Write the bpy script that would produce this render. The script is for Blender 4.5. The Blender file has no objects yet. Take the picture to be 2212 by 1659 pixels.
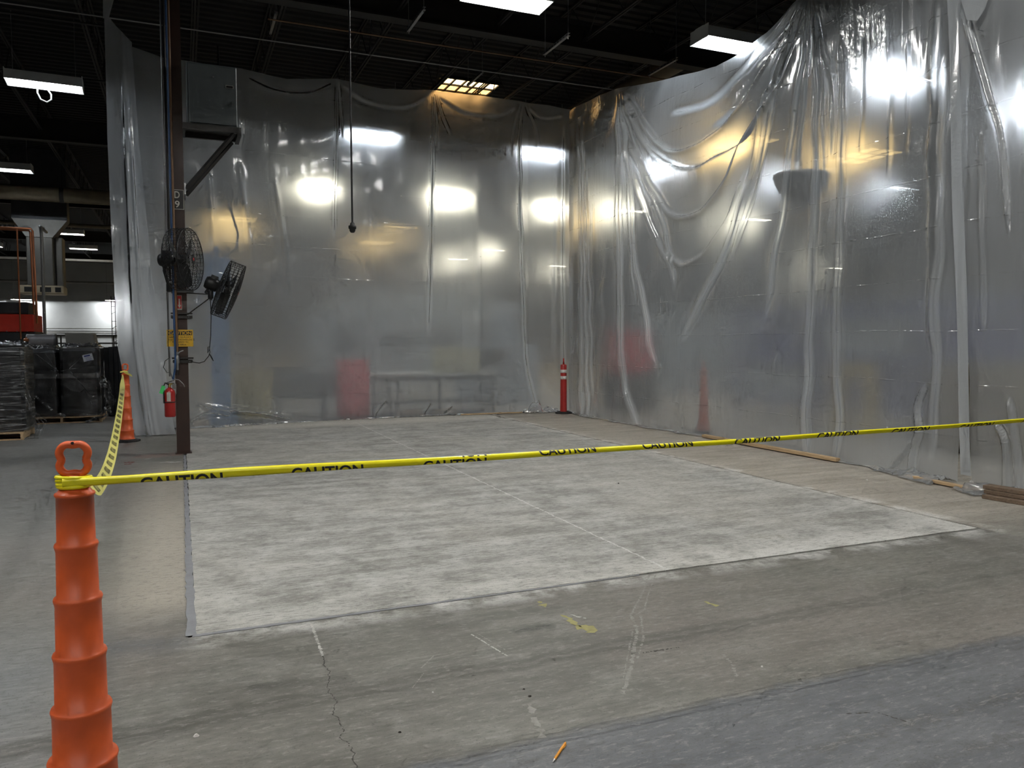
import bpy, math, random
import numpy as np
from mathutils import Vector, Matrix

# ------------------------------------------------------------------ camera, world, exposure
scene = bpy.context.scene
COL = scene.collection
YAW, PITCH, ROLL = 0.400, 0.053, -0.002
fwd = Vector((math.sin(YAW) * math.cos(PITCH), math.cos(YAW) * math.cos(PITCH), -math.sin(PITCH)))
rgt0 = Vector((math.cos(YAW), -math.sin(YAW), 0.0))
up0 = rgt0.cross(fwd)
rgt = rgt0 * math.cos(ROLL) + up0 * math.sin(ROLL)
upv = up0 * math.cos(ROLL) - rgt0 * math.sin(ROLL)
cam_data = bpy.data.cameras.new('camera')
cam_data.sensor_width = 36.0
cam_data.lens = 36.0 * 1690.0 / 2212.0
cam_data.clip_end = 300.0
cam = bpy.data.objects.new('camera', cam_data)
M = Matrix((rgt, upv, -fwd)).transposed().to_4x4()
M.translation = Vector((0.0, 0.0, 1.45))
cam.matrix_world = M
COL.objects.link(cam)
scene.camera = cam

world = bpy.data.worlds.new('world')
scene.world = world
world.use_nodes = True
world.node_tree.nodes['Background'].inputs[0].default_value = (0.6, 0.7, 0.85, 1)
world.node_tree.nodes['Background'].inputs[1].default_value = 0.02

scene.view_settings.view_transform = 'Standard'
scene.view_settings.look = 'None'
scene.view_settings.gamma = 1.0
scene.view_settings.use_curve_mapping = False
scene.view_settings.exposure = 0.66
scene.cycles.max_bounces = 5
scene.cycles.transparent_max_bounces = 12
scene.cycles.sample_clamp_indirect = 6.0
scene.cycles.caustics_reflective = False
scene.cycles.diffuse_bounces = 3
scene.cycles.glossy_bounces = 2
scene.cycles.use_adaptive_sampling = True
scene.cycles.adaptive_threshold = 0.09
scene.cycles.adaptive_min_samples = 12
scene.cycles.light_sampling_threshold = 0.04

TUBE_POWER = 165.0          # radiance of the fluorescent tubes
random.seed(7)
rng = np.random.default_rng(11)

# ------------------------------------------------------------------ materials
MATS = {}


def nodes_of(name):
    m = bpy.data.materials.new(name)
    m.use_nodes = True
    nt = m.node_tree
    b = nt.nodes['Principled BSDF']
    return m, nt, b


def N(nt, kind, **kw):
    n = nt.nodes.new(kind)
    for k, v in kw.items():
        if k in n.inputs:
            n.inputs[k].default_value = v
        else:
            setattr(n, k, v)
    return n


def surf(name, col, rough=0.6, metal=0.0, var=0.15, scale=6.0, bump=0.0, stretch=(1, 1, 1), spec=0.5, coat=0.0, tint=None):
    """principled surface whose colour is broken up by object-space noise"""
    m, nt, b = nodes_of(name)
    tc = N(nt, 'ShaderNodeTexCoord')
    mp = N(nt, 'ShaderNodeMapping')
    mp.inputs['Scale'].default_value = stretch
    nt.links.new(tc.outputs['Object'], mp.inputs['Vector'])
    nz = N(nt, 'ShaderNodeTexNoise', Scale=scale, Detail=6.0, Roughness=0.6)
    nt.links.new(mp.outputs[0], nz.inputs['Vector'])
    rp = N(nt, 'ShaderNodeValToRGB')
    c = Vector(col)
    d = Vector(tint) if tint else c * (1 - var)
    e = rp.color_ramp.elements
    e[0].position, e[1].position = 0.3, 0.72
    e[0].color = (d[0], d[1], d[2], 1)
    hi = c * (1 + var * 0.5)
    e[1].color = (min(hi[0], 1), min(hi[1], 1), min(hi[2], 1), 1)
    nt.links.new(nz.outputs['Fac'], rp.inputs[0])
    nt.links.new(rp.outputs[0], b.inputs['Base Color'])
    b.inputs['Roughness'].default_value = rough
    b.inputs['Metallic'].default_value = metal
    b.inputs['Specular IOR Level'].default_value = spec
    b.inputs['Coat Weight'].default_value = coat
    if bump:
        bp = N(nt, 'ShaderNodeBump', Strength=bump, Distance=0.01)
        nt.links.new(nz.outputs['Fac'], bp.inputs['Height'])
        nt.links.new(bp.outputs[0], b.inputs['Normal'])
    MATS[name] = m
    return m


def glow(name, col, strength, spots=0.0):
    m, nt, b = nodes_of(name)
    nt.nodes.remove(b)
    em = N(nt, 'ShaderNodeEmission', Strength=strength)
    em.inputs['Color'].default_value = (*col, 1)
    if spots:
        tc = N(nt, 'ShaderNodeTexCoord')
        nz = N(nt, 'ShaderNodeTexNoise', Scale=spots, Detail=4.0)
        nt.links.new(tc.outputs['Object'], nz.inputs['Vector'])
        rp = N(nt, 'ShaderNodeValToRGB')
        rp.color_ramp.elements[0].position = 0.3
        rp.color_ramp.elements[0].color = (col[0] * .75, col[1] * .6, col[2] * .4, 1)
        rp.color_ramp.elements[1].color = (*col, 1)
        nt.links.new(nz.outputs['Fac'], rp.inputs[0])
        nt.links.new(rp.outputs[0], em.inputs['Color'])
    nt.links.new(em.outputs[0], nt.nodes['Material Output'].inputs[0])
    MATS[name] = m
    return m


def math_node(nt, op, a, b=None, clamp=False):
    n = nt.nodes.new('ShaderNodeMath')
    n.operation = op
    n.use_clamp = clamp
    for i, v in enumerate((a, b)):
        if v is None:
            continue
        if isinstance(v, (int, float)):
            n.inputs[i].default_value = v
        else:
            nt.links.new(v, n.inputs[i])
    return n.outputs[0]


def mix_shader(nt, fac, a, b):
    n = nt.nodes.new('ShaderNodeMixShader')
    if isinstance(fac, (int, float)):
        n.inputs[0].default_value = fac
    else:
        nt.links.new(fac, n.inputs[0])
    nt.links.new(a, n.inputs[1])
    nt.links.new(b, n.inputs[2])
    return n.outputs[0]


def plastic_sheet_material(name, tint=(0.87, 0.905, 0.94), clear=0.025, core=0.66, wide=0.34, milk=0.27, creases=(), crinkle=0.35, relief=0.8, gloss=1.8):
    """thin milky polythene: a little straight through, a hazy forward lobe, a wide scatter and a glossy skin"""
    m, nt, b = nodes_of(name)
    nt.nodes.remove(b)
    geo = N(nt, 'ShaderNodeNewGeometry')
    sep = N(nt, 'ShaderNodeSeparateXYZ')
    nt.links.new(geo.outputs['Position'], sep.inputs[0])
    # fine relief: vertical stretch wrinkles, small crinkles, factory fold lines
    mp = N(nt, 'ShaderNodeMapping')
    mp.inputs['Scale'].default_value = (9.0, 9.0, 0.9)
    nt.links.new(geo.outputs['Position'], mp.inputs['Vector'])
    n1 = N(nt, 'ShaderNodeTexNoise', Scale=1.0, Detail=2.0, Roughness=0.55)
    nt.links.new(mp.outputs[0], n1.inputs['Vector'])
    n3 = N(nt, 'ShaderNodeTexNoise', Scale=0.8, Detail=1.0)
    nt.links.new(geo.outputs['Position'], n3.inputs['Vector'])
    h = math_node(nt, 'MULTIPLY', n1.outputs['Fac'], 0.5)
    if crinkle > 0.2:
        n2 = N(nt, 'ShaderNodeTexNoise', Scale=14.0, Detail=2.0, Roughness=0.6)
        nt.links.new(geo.outputs['Position'], n2.inputs['Vector'])
        crum = math_node(nt, 'MULTIPLY', math_node(nt, 'SUBTRACT', n3.outputs['Fac'], 0.45, True), 6.0, True)
        h = math_node(nt, 'ADD', h, math_node(nt, 'MULTIPLY', math_node(nt, 'MULTIPLY', n2.outputs['Fac'], crum), crinkle))
    if creases:
        # factory fold lines, evenly spaced up the sheet and broken here and there
        z0, dz = creases
        wob = math_node(nt, 'MULTIPLY', math_node(nt, 'SUBTRACT', n3.outputs['Fac'], 0.5), 0.06)
        zz = math_node(nt, 'ADD', sep.outputs['Z'], wob)
        d = math_node(nt, 'ABSOLUTE', math_node(nt, 'SUBTRACT', math_node(nt, 'MODULO', math_node(nt, 'SUBTRACT', zz, z0 - dz / 2), dz), dz / 2))
        r = math_node(nt, 'SUBTRACT', 1.0, math_node(nt, 'DIVIDE', d, 0.010), True)
        brk = math_node(nt, 'MULTIPLY', math_node(nt, 'SUBTRACT', n1.outputs['Fac'], 0.42, True), 6.0, True)
        h = math_node(nt, 'ADD', h, math_node(nt, 'MULTIPLY', math_node(nt, 'MULTIPLY', r, brk), 0.28))
    bp = N(nt, 'ShaderNodeBump', Strength=relief, Distance=0.03)
    nt.links.new(h, bp.inputs['Height'])
    col = (*tint, 1)
    tr = N(nt, 'ShaderNodeBsdfTransparent')
    tr.inputs[0].default_value = (0.95, 0.96, 0.97, 1)
    r1 = N(nt, 'ShaderNodeBsdfRefraction', Roughness=0.70, IOR=1.055, distribution='BECKMANN')
    r1.inputs[0].default_value = (0.95, 0.96, 0.97, 1)
    r2 = N(nt, 'ShaderNodeBsdfRefraction', Roughness=0.98, IOR=1.075, distribution='BECKMANN')
    r2.inputs[0].default_value = col
    tl = N(nt, 'ShaderNodeBsdfTranslucent')
    tl.inputs[0].default_value = col
    df = N(nt, 'ShaderNodeBsdfDiffuse')
    df.inputs[0].default_value = col
    gl = N(nt, 'ShaderNodeBsdfGlossy', Roughness=0.17)
    gl.inputs[0].default_value = (1, 1, 1, 1)
    for n in (tl, df, gl):
        nt.links.new(bp.outputs[0], n.inputs['Normal'])
    fr = N(nt, 'ShaderNodeFresnel', IOR=1.45)
    nt.links.new(bp.outputs[0], fr.inputs['Normal'])
    fwdlobes = mix_shader(nt, core / (core + wide), r2.outputs[0], r1.outputs[0])
    milky = mix_shader(nt, 0.58, tl.outputs[0], df.outputs[0])
    # where folds stack several layers the film turns whiter
    at = N(nt, 'ShaderNodeAttribute', attribute_name='bunch')
    mk = math_node(nt, 'ADD', math_node(nt, 'MULTIPLY', at.outputs['Fac'], 0.74 - milk), milk, True)
    body = mix_shader(nt, mk, fwdlobes, milky)
    body = mix_shader(nt, clear, body, tr.outputs[0])
    full = mix_shader(nt, math_node(nt, 'MULTIPLY', fr.outputs[0], gloss, True), body, gl.outputs[0])
    nt.links.new(full, nt.nodes['Material Output'].inputs[0])
    MATS[name] = m
    return m


# ------------------------------------------------------------------ mesh helpers
class MB:
    """collects simple shapes and links them as one mesh object"""

    def __init__(self):
        self.v, self.f, self.mi, self.sm = [], [], [], []

    def add(self, verts, faces, mi=0, smooth=False):
        o = len(self.v)
        self.v += [tuple(p) for p in verts]
        self.f += [tuple(i + o for i in f) for f in faces]
        self.mi += [mi] * len(faces)
        self.sm += [smooth] * len(faces)
        return self

    def box(self, c, s, rot=None, mi=0, ch=0.0):
        x, y, z = s[0] / 2, s[1] / 2, s[2] / 2
        if ch <= 0:
            vs = [Vector((sx * x, sy * y, sz * z)) for sz in (-1, 1) for sx, sy in ((-1, -1), (1, -1), (1, 1), (-1, 1))]
            fs = [(0, 3, 2, 1), (4, 5, 6, 7), (0, 1, 5, 4), (1, 2, 6, 5), (2, 3, 7, 6), (3, 0, 4, 7)]
        else:
            vs, fs = [], []
            rings = [(-z, ch), (-z + ch, 0), (z - ch, 0), (z, ch)]
            for zz, ins in rings:
                a, b2 = x - ins, y - ins
                k = ch if ins == 0 else ch * 0.6
                vs += [Vector(p) for p in ((-a + k, -b2, zz), (a - k, -b2, zz), (a, -b2 + k, zz), (a, b2 - k, zz),
                                           (a - k, b2, zz), (-a + k, b2, zz), (-a, b2 - k, zz), (-a, -b2 + k, zz))]
            for r in range(3):
                for i in range(8):
                    j = (i + 1) % 8
                    fs.append((r * 8 + i, r * 8 + j, r * 8 + 8 + j, r * 8 + 8 + i))
            fs.append(tuple(range(7, -1, -1)))
            fs.append(tuple(range(24, 32)))
        if rot is not None:
            vs = [rot @ p for p in vs]
        c = Vector(c)
        return self.add([p + c for p in vs], fs, mi)

    def tube(self, pts, r, n=8, mi=0, cap=True, smooth=True):
        pts = [Vector(p) for p in pts]
        rs = r if isinstance(r, (list, tuple)) else [r] * len(pts)
        vs, fs = [], []
        prev = None
        for i, p in enumerate(pts):
            a = pts[max(i - 1, 0)]
            b = pts[min(i + 1, len(pts) - 1)]
            t = (b - a).normalized() if (b - a).length > 1e-9 else Vector((0, 0, 1))
            if prev is None:
                ref = Vector((0, 0, 1)) if abs(t.z) < 0.9 else Vector((1, 0, 0))
                u = t.cross(ref).normalized()
            else:
                u = (prev - t * prev.dot(t)).normalized()
            prev = u
            w = t.cross(u)
            for k in range(n):
                a2 = 2 * math.pi * k / n
                vs.append(p + (u * math.cos(a2) + w * math.sin(a2)) * rs[i])
        for i in range(len(pts) - 1):
            for k in range(n):
                j = (k + 1) % n
                fs.append((i * n + k, i * n + j, (i + 1) * n + j, (i + 1) * n + k))
        self.add(vs, fs, mi, smooth)
        if cap:
            self.add(vs[:n], [tuple(range(n - 1, -1, -1))], mi)
            self.add(vs[-n:], [tuple(range(n))], mi)
        return self

    def lathe(self, prof, n=24, c=(0, 0, 0), mi=0, smooth=True, rot=None, close=False):
        vs, fs = [], []
        for r, z in prof:
            for k in range(n):
                a = 2 * math.pi * k / n
                p = Vector((r * math.cos(a), r * math.sin(a), z))
                vs.append((rot @ p if rot is not None else p) + Vector(c))
        for i in range(len(prof) - 1):
            for k in range(n):
                j = (k + 1) % n
                fs.append((i * n + k, i * n + j, (i + 1) * n + j, (i + 1) * n + k))
        self.add(vs, fs, mi, smooth)
        if close:
            self.add(vs[:n], [tuple(range(n - 1, -1, -1))], mi)
            self.add(vs[-n:], [tuple(range(n))], mi)
        return self

    def prism(self, poly, axis, a, b, mi=0):
        """extrude a 2-D outline along axis ('x','y','z') from a to b"""
        def p3(p, t):
            return {'x': (t, p[0], p[1]), 'y': (p[0], t, p[1]), 'z': (p[0], p[1], t)}[axis]
        n = len(poly)
        vs = [p3(p, a) for p in poly] + [p3(p, b) for p in poly]
        fs = [(i, (i + 1) % n, n + (i + 1) % n, n + i) for i in range(n)]
        fs += [tuple(range(n - 1, -1, -1)), tuple(range(n, 2 * n))]
        return self.add(vs, fs, mi)

    def build(self, name, mat, parent=None, loc=None, rz=0.0):
        me = bpy.data.meshes.new(name)
        me.from_pydata(self.v, [], self.f)
        ms = mat if isinstance(mat, (list, tuple)) else [mat]
        for m in ms:
            me.materials.append(MATS[m] if isinstance(m, str) else m)
        me.polygons.foreach_set('material_index', self.mi)
        me.polygons.foreach_set('use_smooth', self.sm)
        me.update()
        o = bpy.data.objects.new(name, me)
        COL.objects.link(o)
        if parent is not None:
            o.parent = parent
        if loc is not None:
            o.location = loc
        o.rotation_euler.z = rz
        return o


def fix_normals(o):
    import bmesh
    bm = bmesh.new()
    bm.from_mesh(o.data)
    bmesh.ops.recalc_face_normals(bm, faces=bm.faces)
    bm.to_mesh(o.data)
    bm.free()


def tag(o, label=None, cat=None, group=None, kind=None):
    if label: o['label'] = label
    if cat: o['category'] = cat
    if group: o['group'] = group
    if kind: o['kind'] = kind
    return o


def thing(name, label, cat, loc=(0, 0, 0), rz=0.0, group=None):
    o = bpy.data.objects.new(name, None)
    o.empty_display_size = 0.1
    COL.objects.link(o)
    o.location = loc
    o.rotation_euler.z = rz
    return tag(o, label, cat, group)


def copy_tree(o, parent=None):
    c = o.copy()
    COL.objects.link(c)
    c.parent = parent
    for ch in list(o.children):
        copy_tree(ch, c)
    return c


JOINED = {'shelf_frame', 'frame', 'manifold', 'channel', 'handle', 'valve', 'connector', 'red_field', 'border', 'hanger', 'fixing_strap', 'label', 'rivet', 'slot', 'flange'}


class Pieces:
    """stands in for MB: every shape asked for becomes a mesh of its own"""

    def __init__(self):
        self.all = []

    def __getattr__(self, k):
        def call(*a, **kw):
            m = MB()
            getattr(m, k)(*a, **kw)
            self.all.append(m)
            return m
        return call


def part(name, mat, parent, fn):
    """one part; a list of shapes gives several parts of the same name unless they are welded together"""
    ps = Pieces()
    fn(ps)
    if name in JOINED or len(ps.all) == 1:
        m = MB()
        for q in ps.all:
            m.add(q.v, q.f, 0, False)
            m.sm[-len(q.f):] = q.sm
        o = m.build(name, mat, parent)
        if name in ('rivet', 'slot'):
            o['kind'] = 'stuff'
        return o
    return [q.build(name, mat, parent) for q in ps.all][0]


def smooth_noise(x, y, k, scale, seed):
    """sum of k random plane waves, about -1..1"""
    r = np.random.default_rng(seed)
    out = np.zeros_like(x)
    for i in range(k):
        a = r.uniform(0, 2 * math.pi)
        f = r.uniform(0.5, 1.6) * 2 * math.pi / scale
        out += np.sin(f * (x * math.cos(a) + y * math.sin(a)) + r.uniform(0, 6.28))
    return out / math.sqrt(k)


def grid_mesh(name, P, mat, parent=None, smooth=True, bunch=None):
    """P: (rows, cols, 3) array -> quad grid object"""
    R, C = P.shape[:2]
    idx = np.arange(R * C).reshape(R, C)
    q = np.stack([idx[:-1, :-1], idx[:-1, 1:], idx[1:, 1:], idx[1:, :-1]], -1).reshape(-1, 4)
    me = bpy.data.meshes.new(name)
    me.vertices.add(R * C)
    me.vertices.foreach_set('co', P.reshape(-1).astype(np.float32))
    me.loops.add(q.size)
    me.loops.foreach_set('vertex_index', q.reshape(-1).astype(np.int32))
    me.polygons.add(len(q))
    me.polygons.foreach_set('loop_start', (np.arange(len(q)) * 4).astype(np.int32))
    me.update(calc_edges=True)
    me.polygons.foreach_set('use_smooth', np.full(len(q), smooth))
    me.materials.append(MATS[mat])
    if bunch is not None:
        a = me.attributes.new('bunch', 'FLOAT', 'POINT')
        a.data.foreach_set('value', bunch.reshape(-1).astype(np.float32))
    o = bpy.data.objects.new(name, me)
    COL.objects.link(o)
    if parent is not None:
        o.parent = parent
    return o

# ------------------------------------------------------------------ concrete
def concrete(name, kind):
    m, nt, b = nodes_of(name)
    L = nt.links.new
    geo = N(nt, 'ShaderNodeNewGeometry')
    pos = geo.outputs['Position']
    sep = N(nt, 'ShaderNodeSeparateXYZ')
    L(pos, sep.inputs[0])
    X, Y = sep.outputs['X'], sep.outputs['Y']

    def noise(scale, detail=6.0, stretch=(1, 1, 1), rough=0.6, dist=0.0):
        mp = N(nt, 'ShaderNodeMapping')
        mp.inputs['Scale'].default_value = stretch
        L(pos, mp.inputs['Vector'])
        n = N(nt, 'ShaderNodeTexNoise', noise_dimensions='2D', Scale=scale, Detail=detail, Roughness=rough, Distortion=dist)
        L(mp.outputs[0], n.inputs['Vector'])
        return n.outputs['Fac']

    def band(v, lo, hi):
        n = N(nt, 'ShaderNodeMapRange')
        n.inputs['From Min'].default_value = lo
        n.inputs['From Max'].default_value = hi
        L(v, n.inputs['Value'])
        return n.outputs['Result']

    def mixc(fac, a, c, mode='MIX'):
        n = N(nt, 'ShaderNodeMix', data_type='RGBA', blend_type=mode)
        if isinstance(fac, (int, float)): n.inputs[0].default_value = fac
        else: L(fac, n.inputs[0])
        for i, v in ((6, a), (7, c)):
            if isinstance(v, tuple): n.inputs[i].default_value = (*v, 1)
            else: L(v, n.inputs[i])
        return n.outputs[2]

    mul = lambda a, c: math_node(nt, 'MULTIPLY', a, c, True)
    # a point field with wobbling position for ragged outlines
    nzv = N(nt, 'ShaderNodeTexNoise', noise_dimensions='2D', Scale=9.0, Detail=3.0, Roughness=0.65)
    L(pos, nzv.inputs['Vector'])
    off = N(nt, 'ShaderNodeVectorMath', operation='SUBTRACT')
    L(nzv.outputs['Color'], off.inputs[0])
    off.inputs[1].default_value = (0.5, 0.5, 0.5)

    def wob(k):
        s = N(nt, 'ShaderNodeVectorMath', operation='SCALE')
        L(off.outputs[0], s.inputs[0])
        s.inputs['Scale'].default_value = k
        a = N(nt, 'ShaderNodeVectorMath', operation='ADD')
        L(pos, a.inputs[0]); L(s.outputs[0], a.inputs[1])
        return a.outputs[0]
    nzf = N(nt, 'ShaderNodeTexNoise', noise_dimensions='2D', Scale=34.0, Detail=2.0, Roughness=0.7)
    L(pos, nzf.inputs['Vector'])
    add2 = N(nt, 'ShaderNodeVectorMath', operation='MULTIPLY_ADD')
    L(nzf.outputs['Color'], add2.inputs[0]); add2.inputs[1].default_value = (0.75, 0.75, 0.75)
    L(off.outputs[0], add2.inputs[2])
    off2 = N(nt, 'ShaderNodeVectorMath', operation='SUBTRACT')
    L(add2.outputs[0], off2.inputs[0]); off2.inputs[1].default_value = (0.375, 0.375, 0.375)
    off = off2
    W1, W2 = wob(0.035), wob(0.16)

    def seg(a, c, w, soft=0.5, wv=None, ):
        """mask of a ragged stroke between two floor points"""
        ax, ay = a
        dx, dy = c[0] - ax, c[1] - ay
        ll = dx * dx + dy * dy + 1e-9
        s1 = N(nt, 'ShaderNodeVectorMath', operation='SUBTRACT')
        L(wv or W1, s1.inputs[0]); s1.inputs[1].default_value = (ax, ay, 0)
        dt = N(nt, 'ShaderNodeVectorMath', operation='DOT_PRODUCT')
        L(s1.outputs[0], dt.inputs[0]); dt.inputs[1].default_value = (dx / ll, dy / ll, 0)
        t = math_node(nt, 'MULTIPLY', dt.outputs['Value'], 1.0, True)
        sc = N(nt, 'ShaderNodeVectorMath', operation='SCALE')
        sc.inputs[0].default_value = (dx, dy, 0); L(t, sc.inputs['Scale'])
        s2 = N(nt, 'ShaderNodeVectorMath', operation='SUBTRACT')
        L(s1.outputs[0], s2.inputs[0]); L(sc.outputs[0], s2.inputs[1])
        fl = N(nt, 'ShaderNodeVectorMath', operation='MULTIPLY')
        L(s2.outputs[0], fl.inputs[0]); fl.inputs[1].default_value = (1, 1, 0)
        ln = N(nt, 'ShaderNodeVectorMath', operation='LENGTH')
        L(fl.outputs[0], ln.inputs[0])
        r = N(nt, 'ShaderNodeMapRange')
        r.inputs['From Min'].default_value = w
        r.inputs['From Max'].default_value = w * (1 - soft)
        L(ln.outputs['Value'], r.inputs['Value'])
        return r.outputs['Result']

    cloud = noise(0.55, 2.0)
    mott = noise(3.2, 6.0, rough=0.7)
    fine = noise(26.0, 4.0, stretch=(.55, 1.6, 1), rough=0.75)
    streak = noise(1.0, 6.0, stretch=(1.1, 6.5, 1), rough=0.68, dist=0.4)
    speck = noise(95.0, 1.0)
    pits = band(speck, 0.70, 0.76)
    if kind == 'new':
        c = mixc(band(streak, 0.36, 0.64), (0.27, 0.265, 0.243), (0.425, 0.42, 0.395))
        c = mixc(mul(band(mott, 0.50, 0.75), 0.55), c, (0.62, 0.62, 0.60))
        c = mixc(mul(band(mott, 0.48, 0.34), 0.6), c, (0.19, 0.185, 0.17))
        c = mixc(mul(band(cloud, 0.42, 0.62), 0.30), c, (0.50, 0.475, 0.42))
        # pale dusty rims along the saw cuts
        rim = band(Y, 4.75, 4.14)
        c = mixc(mul(mul(rim, band(mott, 0.30, 0.65)), 0.55), c, (0.52, 0.51, 0.465))
        rim = band(X, 0.45, 0.04)
        c = mixc(mul(mul(rim, band(mott, 0.3, 0.65)), 0.5), c, (0.46, 0.45, 0.41))
        c = mixc(mul(mul(mul(band(Y, 4.60, 4.14), band(X, 1.3, 3.6)), band(mott, 0.30, 0.55)), 0.75), c, (0.66, 0.65, 0.62))
        rim = band(X, 5.35, 5.68)
        c = mixc(mul(mul(rim, band(mott, 0.3, 0.6)), 0.6), c, (0.68, 0.67, 0.63))
        rim = band(Y, 13.55, 14.05)
        c = mixc(mul(rim, 0.75), c, (0.68, 0.65, 0.58))
        c = mixc(mul(seg((2.90, 14.2), (2.83, 4.15), 0.009, 0.4), 0.55), c, (0.78, 0.78, 0.76))
        for a, d, w in (((0.35, 6.6), (0.62, 6.5), .16), ((0.95, 5.35), (1.25, 5.3), .06), ((4.3, 5.6), (4.9, 5.3), .25), ((1.2, 9.2), (2.6, 9.0), .3)):
            c = mixc(mul(mul(seg(a, d, w * 1.3, 1.0, W2), band(streak, 0.66, 0.40)), 0.55), c, (0.24, 0.235, 0.215))
        c = mixc(mul(mul(seg((3.93, 4.60), (4.07, 4.52), .11, 0.8, W1), band(fine, .52, .42)), 0.75), c, (0.30, 0.28, 0.22))
        rough, bk = 0.72, 0.25
    else:
        c = mixc(band(streak, 0.30, 0.72), (0.115, 0.112, 0.097), (0.205, 0.199, 0.177))
        c = mixc(mul(band(mott, 0.50, 0.78), 0.55), c, (0.29, 0.285, 0.268))
        c = mixc(mul(band(mott, 0.46, 0.28), 0.55), c, (0.125, 0.120, 0.105))
        c = mixc(mul(band(cloud, 0.45, 0.70), 0.45), c, (0.225, 0.195, 0.175))
        # the lane of old concrete beside the right curtain is paler and sandier
        lane = mul(band(X, 5.66, 5.74), band(Y, 3.6, 4.6))
        c = mixc(mul(lane, 0.80), c, mixc(band(streak, 0.3, 0.7), (0.36, 0.32, 0.26), (0.56, 0.52, 0.45)))
        # left of the new slab: sandy strip, cool grey further left
        c = mixc(mul(mul(mul(band(X, -0.62, -0.18), band(X, 0.02, -0.02)), band(Y, 4.35, 4.8)), mul(band(Y, 10.6, 9.6), 0.75)), c, (0.46, 0.42, 0.35))
        c = mixc(mul(mul(band(X, -0.3, -1.0), band(Y, 4.0, 7.0)), 0.45), c, (0.25, 0.25, 0.245))
        # blue-grey painted aisle in front
        edge = math_node(nt, 'ADD', Y, math_node(nt, 'MULTIPLY', math_node(nt, 'SUBTRACT', mott, 0.5), 0.16))
        aisle = band(edge, 2.56, 2.50)
        c = mixc(mul(aisle, 0.82), c, mixc(band(streak, 0.3, 0.75), (0.098, 0.106, 0.120), (0.152, 0.160, 0.176)))
        aisle2 = mul(band(X, -0.25, -0.7), band(Y, 4.9, 3.9))
        c = mixc(mul(aisle2, 0.6), c, (0.215, 0.225, 0.24))
        # tyre track: two dark bands with a paler middle
        trk = band(math_node(nt, 'ABSOLUTE', math_node(nt, 'SUBTRACT', edge, 3.19)), 0.085, 0.045)
        mid = band(math_node(nt, 'ABSOLUTE', math_node(nt, 'SUBTRACT', edge, 3.19)), 0.022, 0.006)
        c = mixc(mul(mul(trk, 0.62), band(X, 6.5, 2.0)), c, (0.078, 0.075, 0.064))
        c = mixc(mul(mid, 0.35), c, (0.235, 0.228, 0.205))
        # chalky dust outside the saw cuts
        dust = mul(band(math_node(nt, 'ABSOLUTE', math_node(nt, 'SUBTRACT', Y, 4.07)), 0.16, 0.0), mul(band(X, -0.1, 0.1), band(X, 6.1, 5.6)))
        c = mixc(mul(mul(dust, band(mott, 0.42, 0.62)), 0.9), c, (0.58, 0.57, 0.55))
        dust = mul(band(math_node(nt, 'ABSOLUTE', math_node(nt, 'SUBTRACT', X, 5.74)), 0.14, 0.0), band(Y, 3.5, 4.5))
        c = mixc(mul(mul(dust, band(mott, 0.45, 0.6)), 0.9), c, (0.74, 0.73, 0.70))
        dark, pale = (0.080, 0.077, 0.068), (0.40, 0.39, 0.36)
        for a, d, w, s, col2, k, wv in (
                ((1.52, 3.56), (1.70, 3.56), .05, .9, (0.04, 0.04, 0.036), .95, W1),
                ((0.10, 3.98), (0.40, 4.03), .07, 1., pale, .55, W2), ((0.55, 4.02), (1.1, 4.05), .06, 1., pale, .5, W2),
                ((0.28, 3.40), (0.60, 3.33), .07, 1., dark, .75, W2), ((-0.45, 4.15), (-0.08, 4.05), .16, 1., (0.10, 0.105, 0.115), .7, W2),
                ((2.0, 2.09), (3.3, 2.09), .03, 1., dark, .6, W2), ((2.2, 1.87), (2.9, 1.85), .025, 1., dark, .6, W2),
                ((1.1, 3.78), (1.35, 3.72), .10, 1., dark, .45, W2), ((0.3, 2.6), (0.5, 2.5), .08, 1., dark, .4, W2), ((2.45, 2.65), (2.6, 2.6), .04, 1., dark, .5, W2),
                ((-0.42, 11.02), (-0.06, 11.12), .22, .35, (0.22, 0.13, 0.11), .75, W1)):
            c = mixc(mul(mul(seg(a, d, w, s, wv), band(fine, 0.30, 0.52)), k), c, col2)
        # swirl of rubber left by a turning wheel
        s1 = N(nt, 'ShaderNodeVectorMath', operation='DISTANCE')
        L(W2, s1.inputs[0]); s1.inputs[1].default_value = (0.70, 3.70, 0)
        rings = math_node(nt, 'SINE', math_node(nt, 'MULTIPLY', s1.outputs['Value'], 90.0))
        c = mixc(mul(mul(band(s1.outputs['Value'], 0.20, 0.10), band(rings, -0.2, 0.9)), mul(band(mott, .35, .6), 0.5)), c, (0.10, 0.097, 0.085))
        rough, bk = 0.55, 0.15
    c = mixc(mul(band(fine, 0.47, 0.30), 0.55), c, (0.10, 0.098, 0.088))
    c = mixc(mul(band(fine, 0.56, 0.72), 0.45), c, (0.60, 0.59, 0.56) if kind == 'new' else (0.34, 0.335, 0.31))
    c = mixc(mul(pits, 0.55), c, (0.06, 0.06, 0.055))
    scr = noise(3.0, 5.0, stretch=(1.0, 7.0, 1), rough=0.8, dist=1.5)
    c = mixc(mul(band(scr, 0.60, 0.70), 0.55), c, (0.12, 0.118, 0.105) if kind == 'new' else (0.07, 0.068, 0.06))
    c = mixc(mul(band(scr, 0.40, 0.30), 0.45), c, (0.62, 0.61, 0.58) if kind == 'new' else (0.33, 0.325, 0.30))
    L(c, b.inputs['Base Color'])
    rr = N(nt, 'ShaderNodeMapRange')
    rr.inputs['To Min'].default_value = rough - 0.18
    rr.inputs['To Max'].default_value = rough + 0.15
    L(mott, rr.inputs['Value'])
    L(rr.outputs['Result'], b.inputs['Roughness'])
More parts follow.
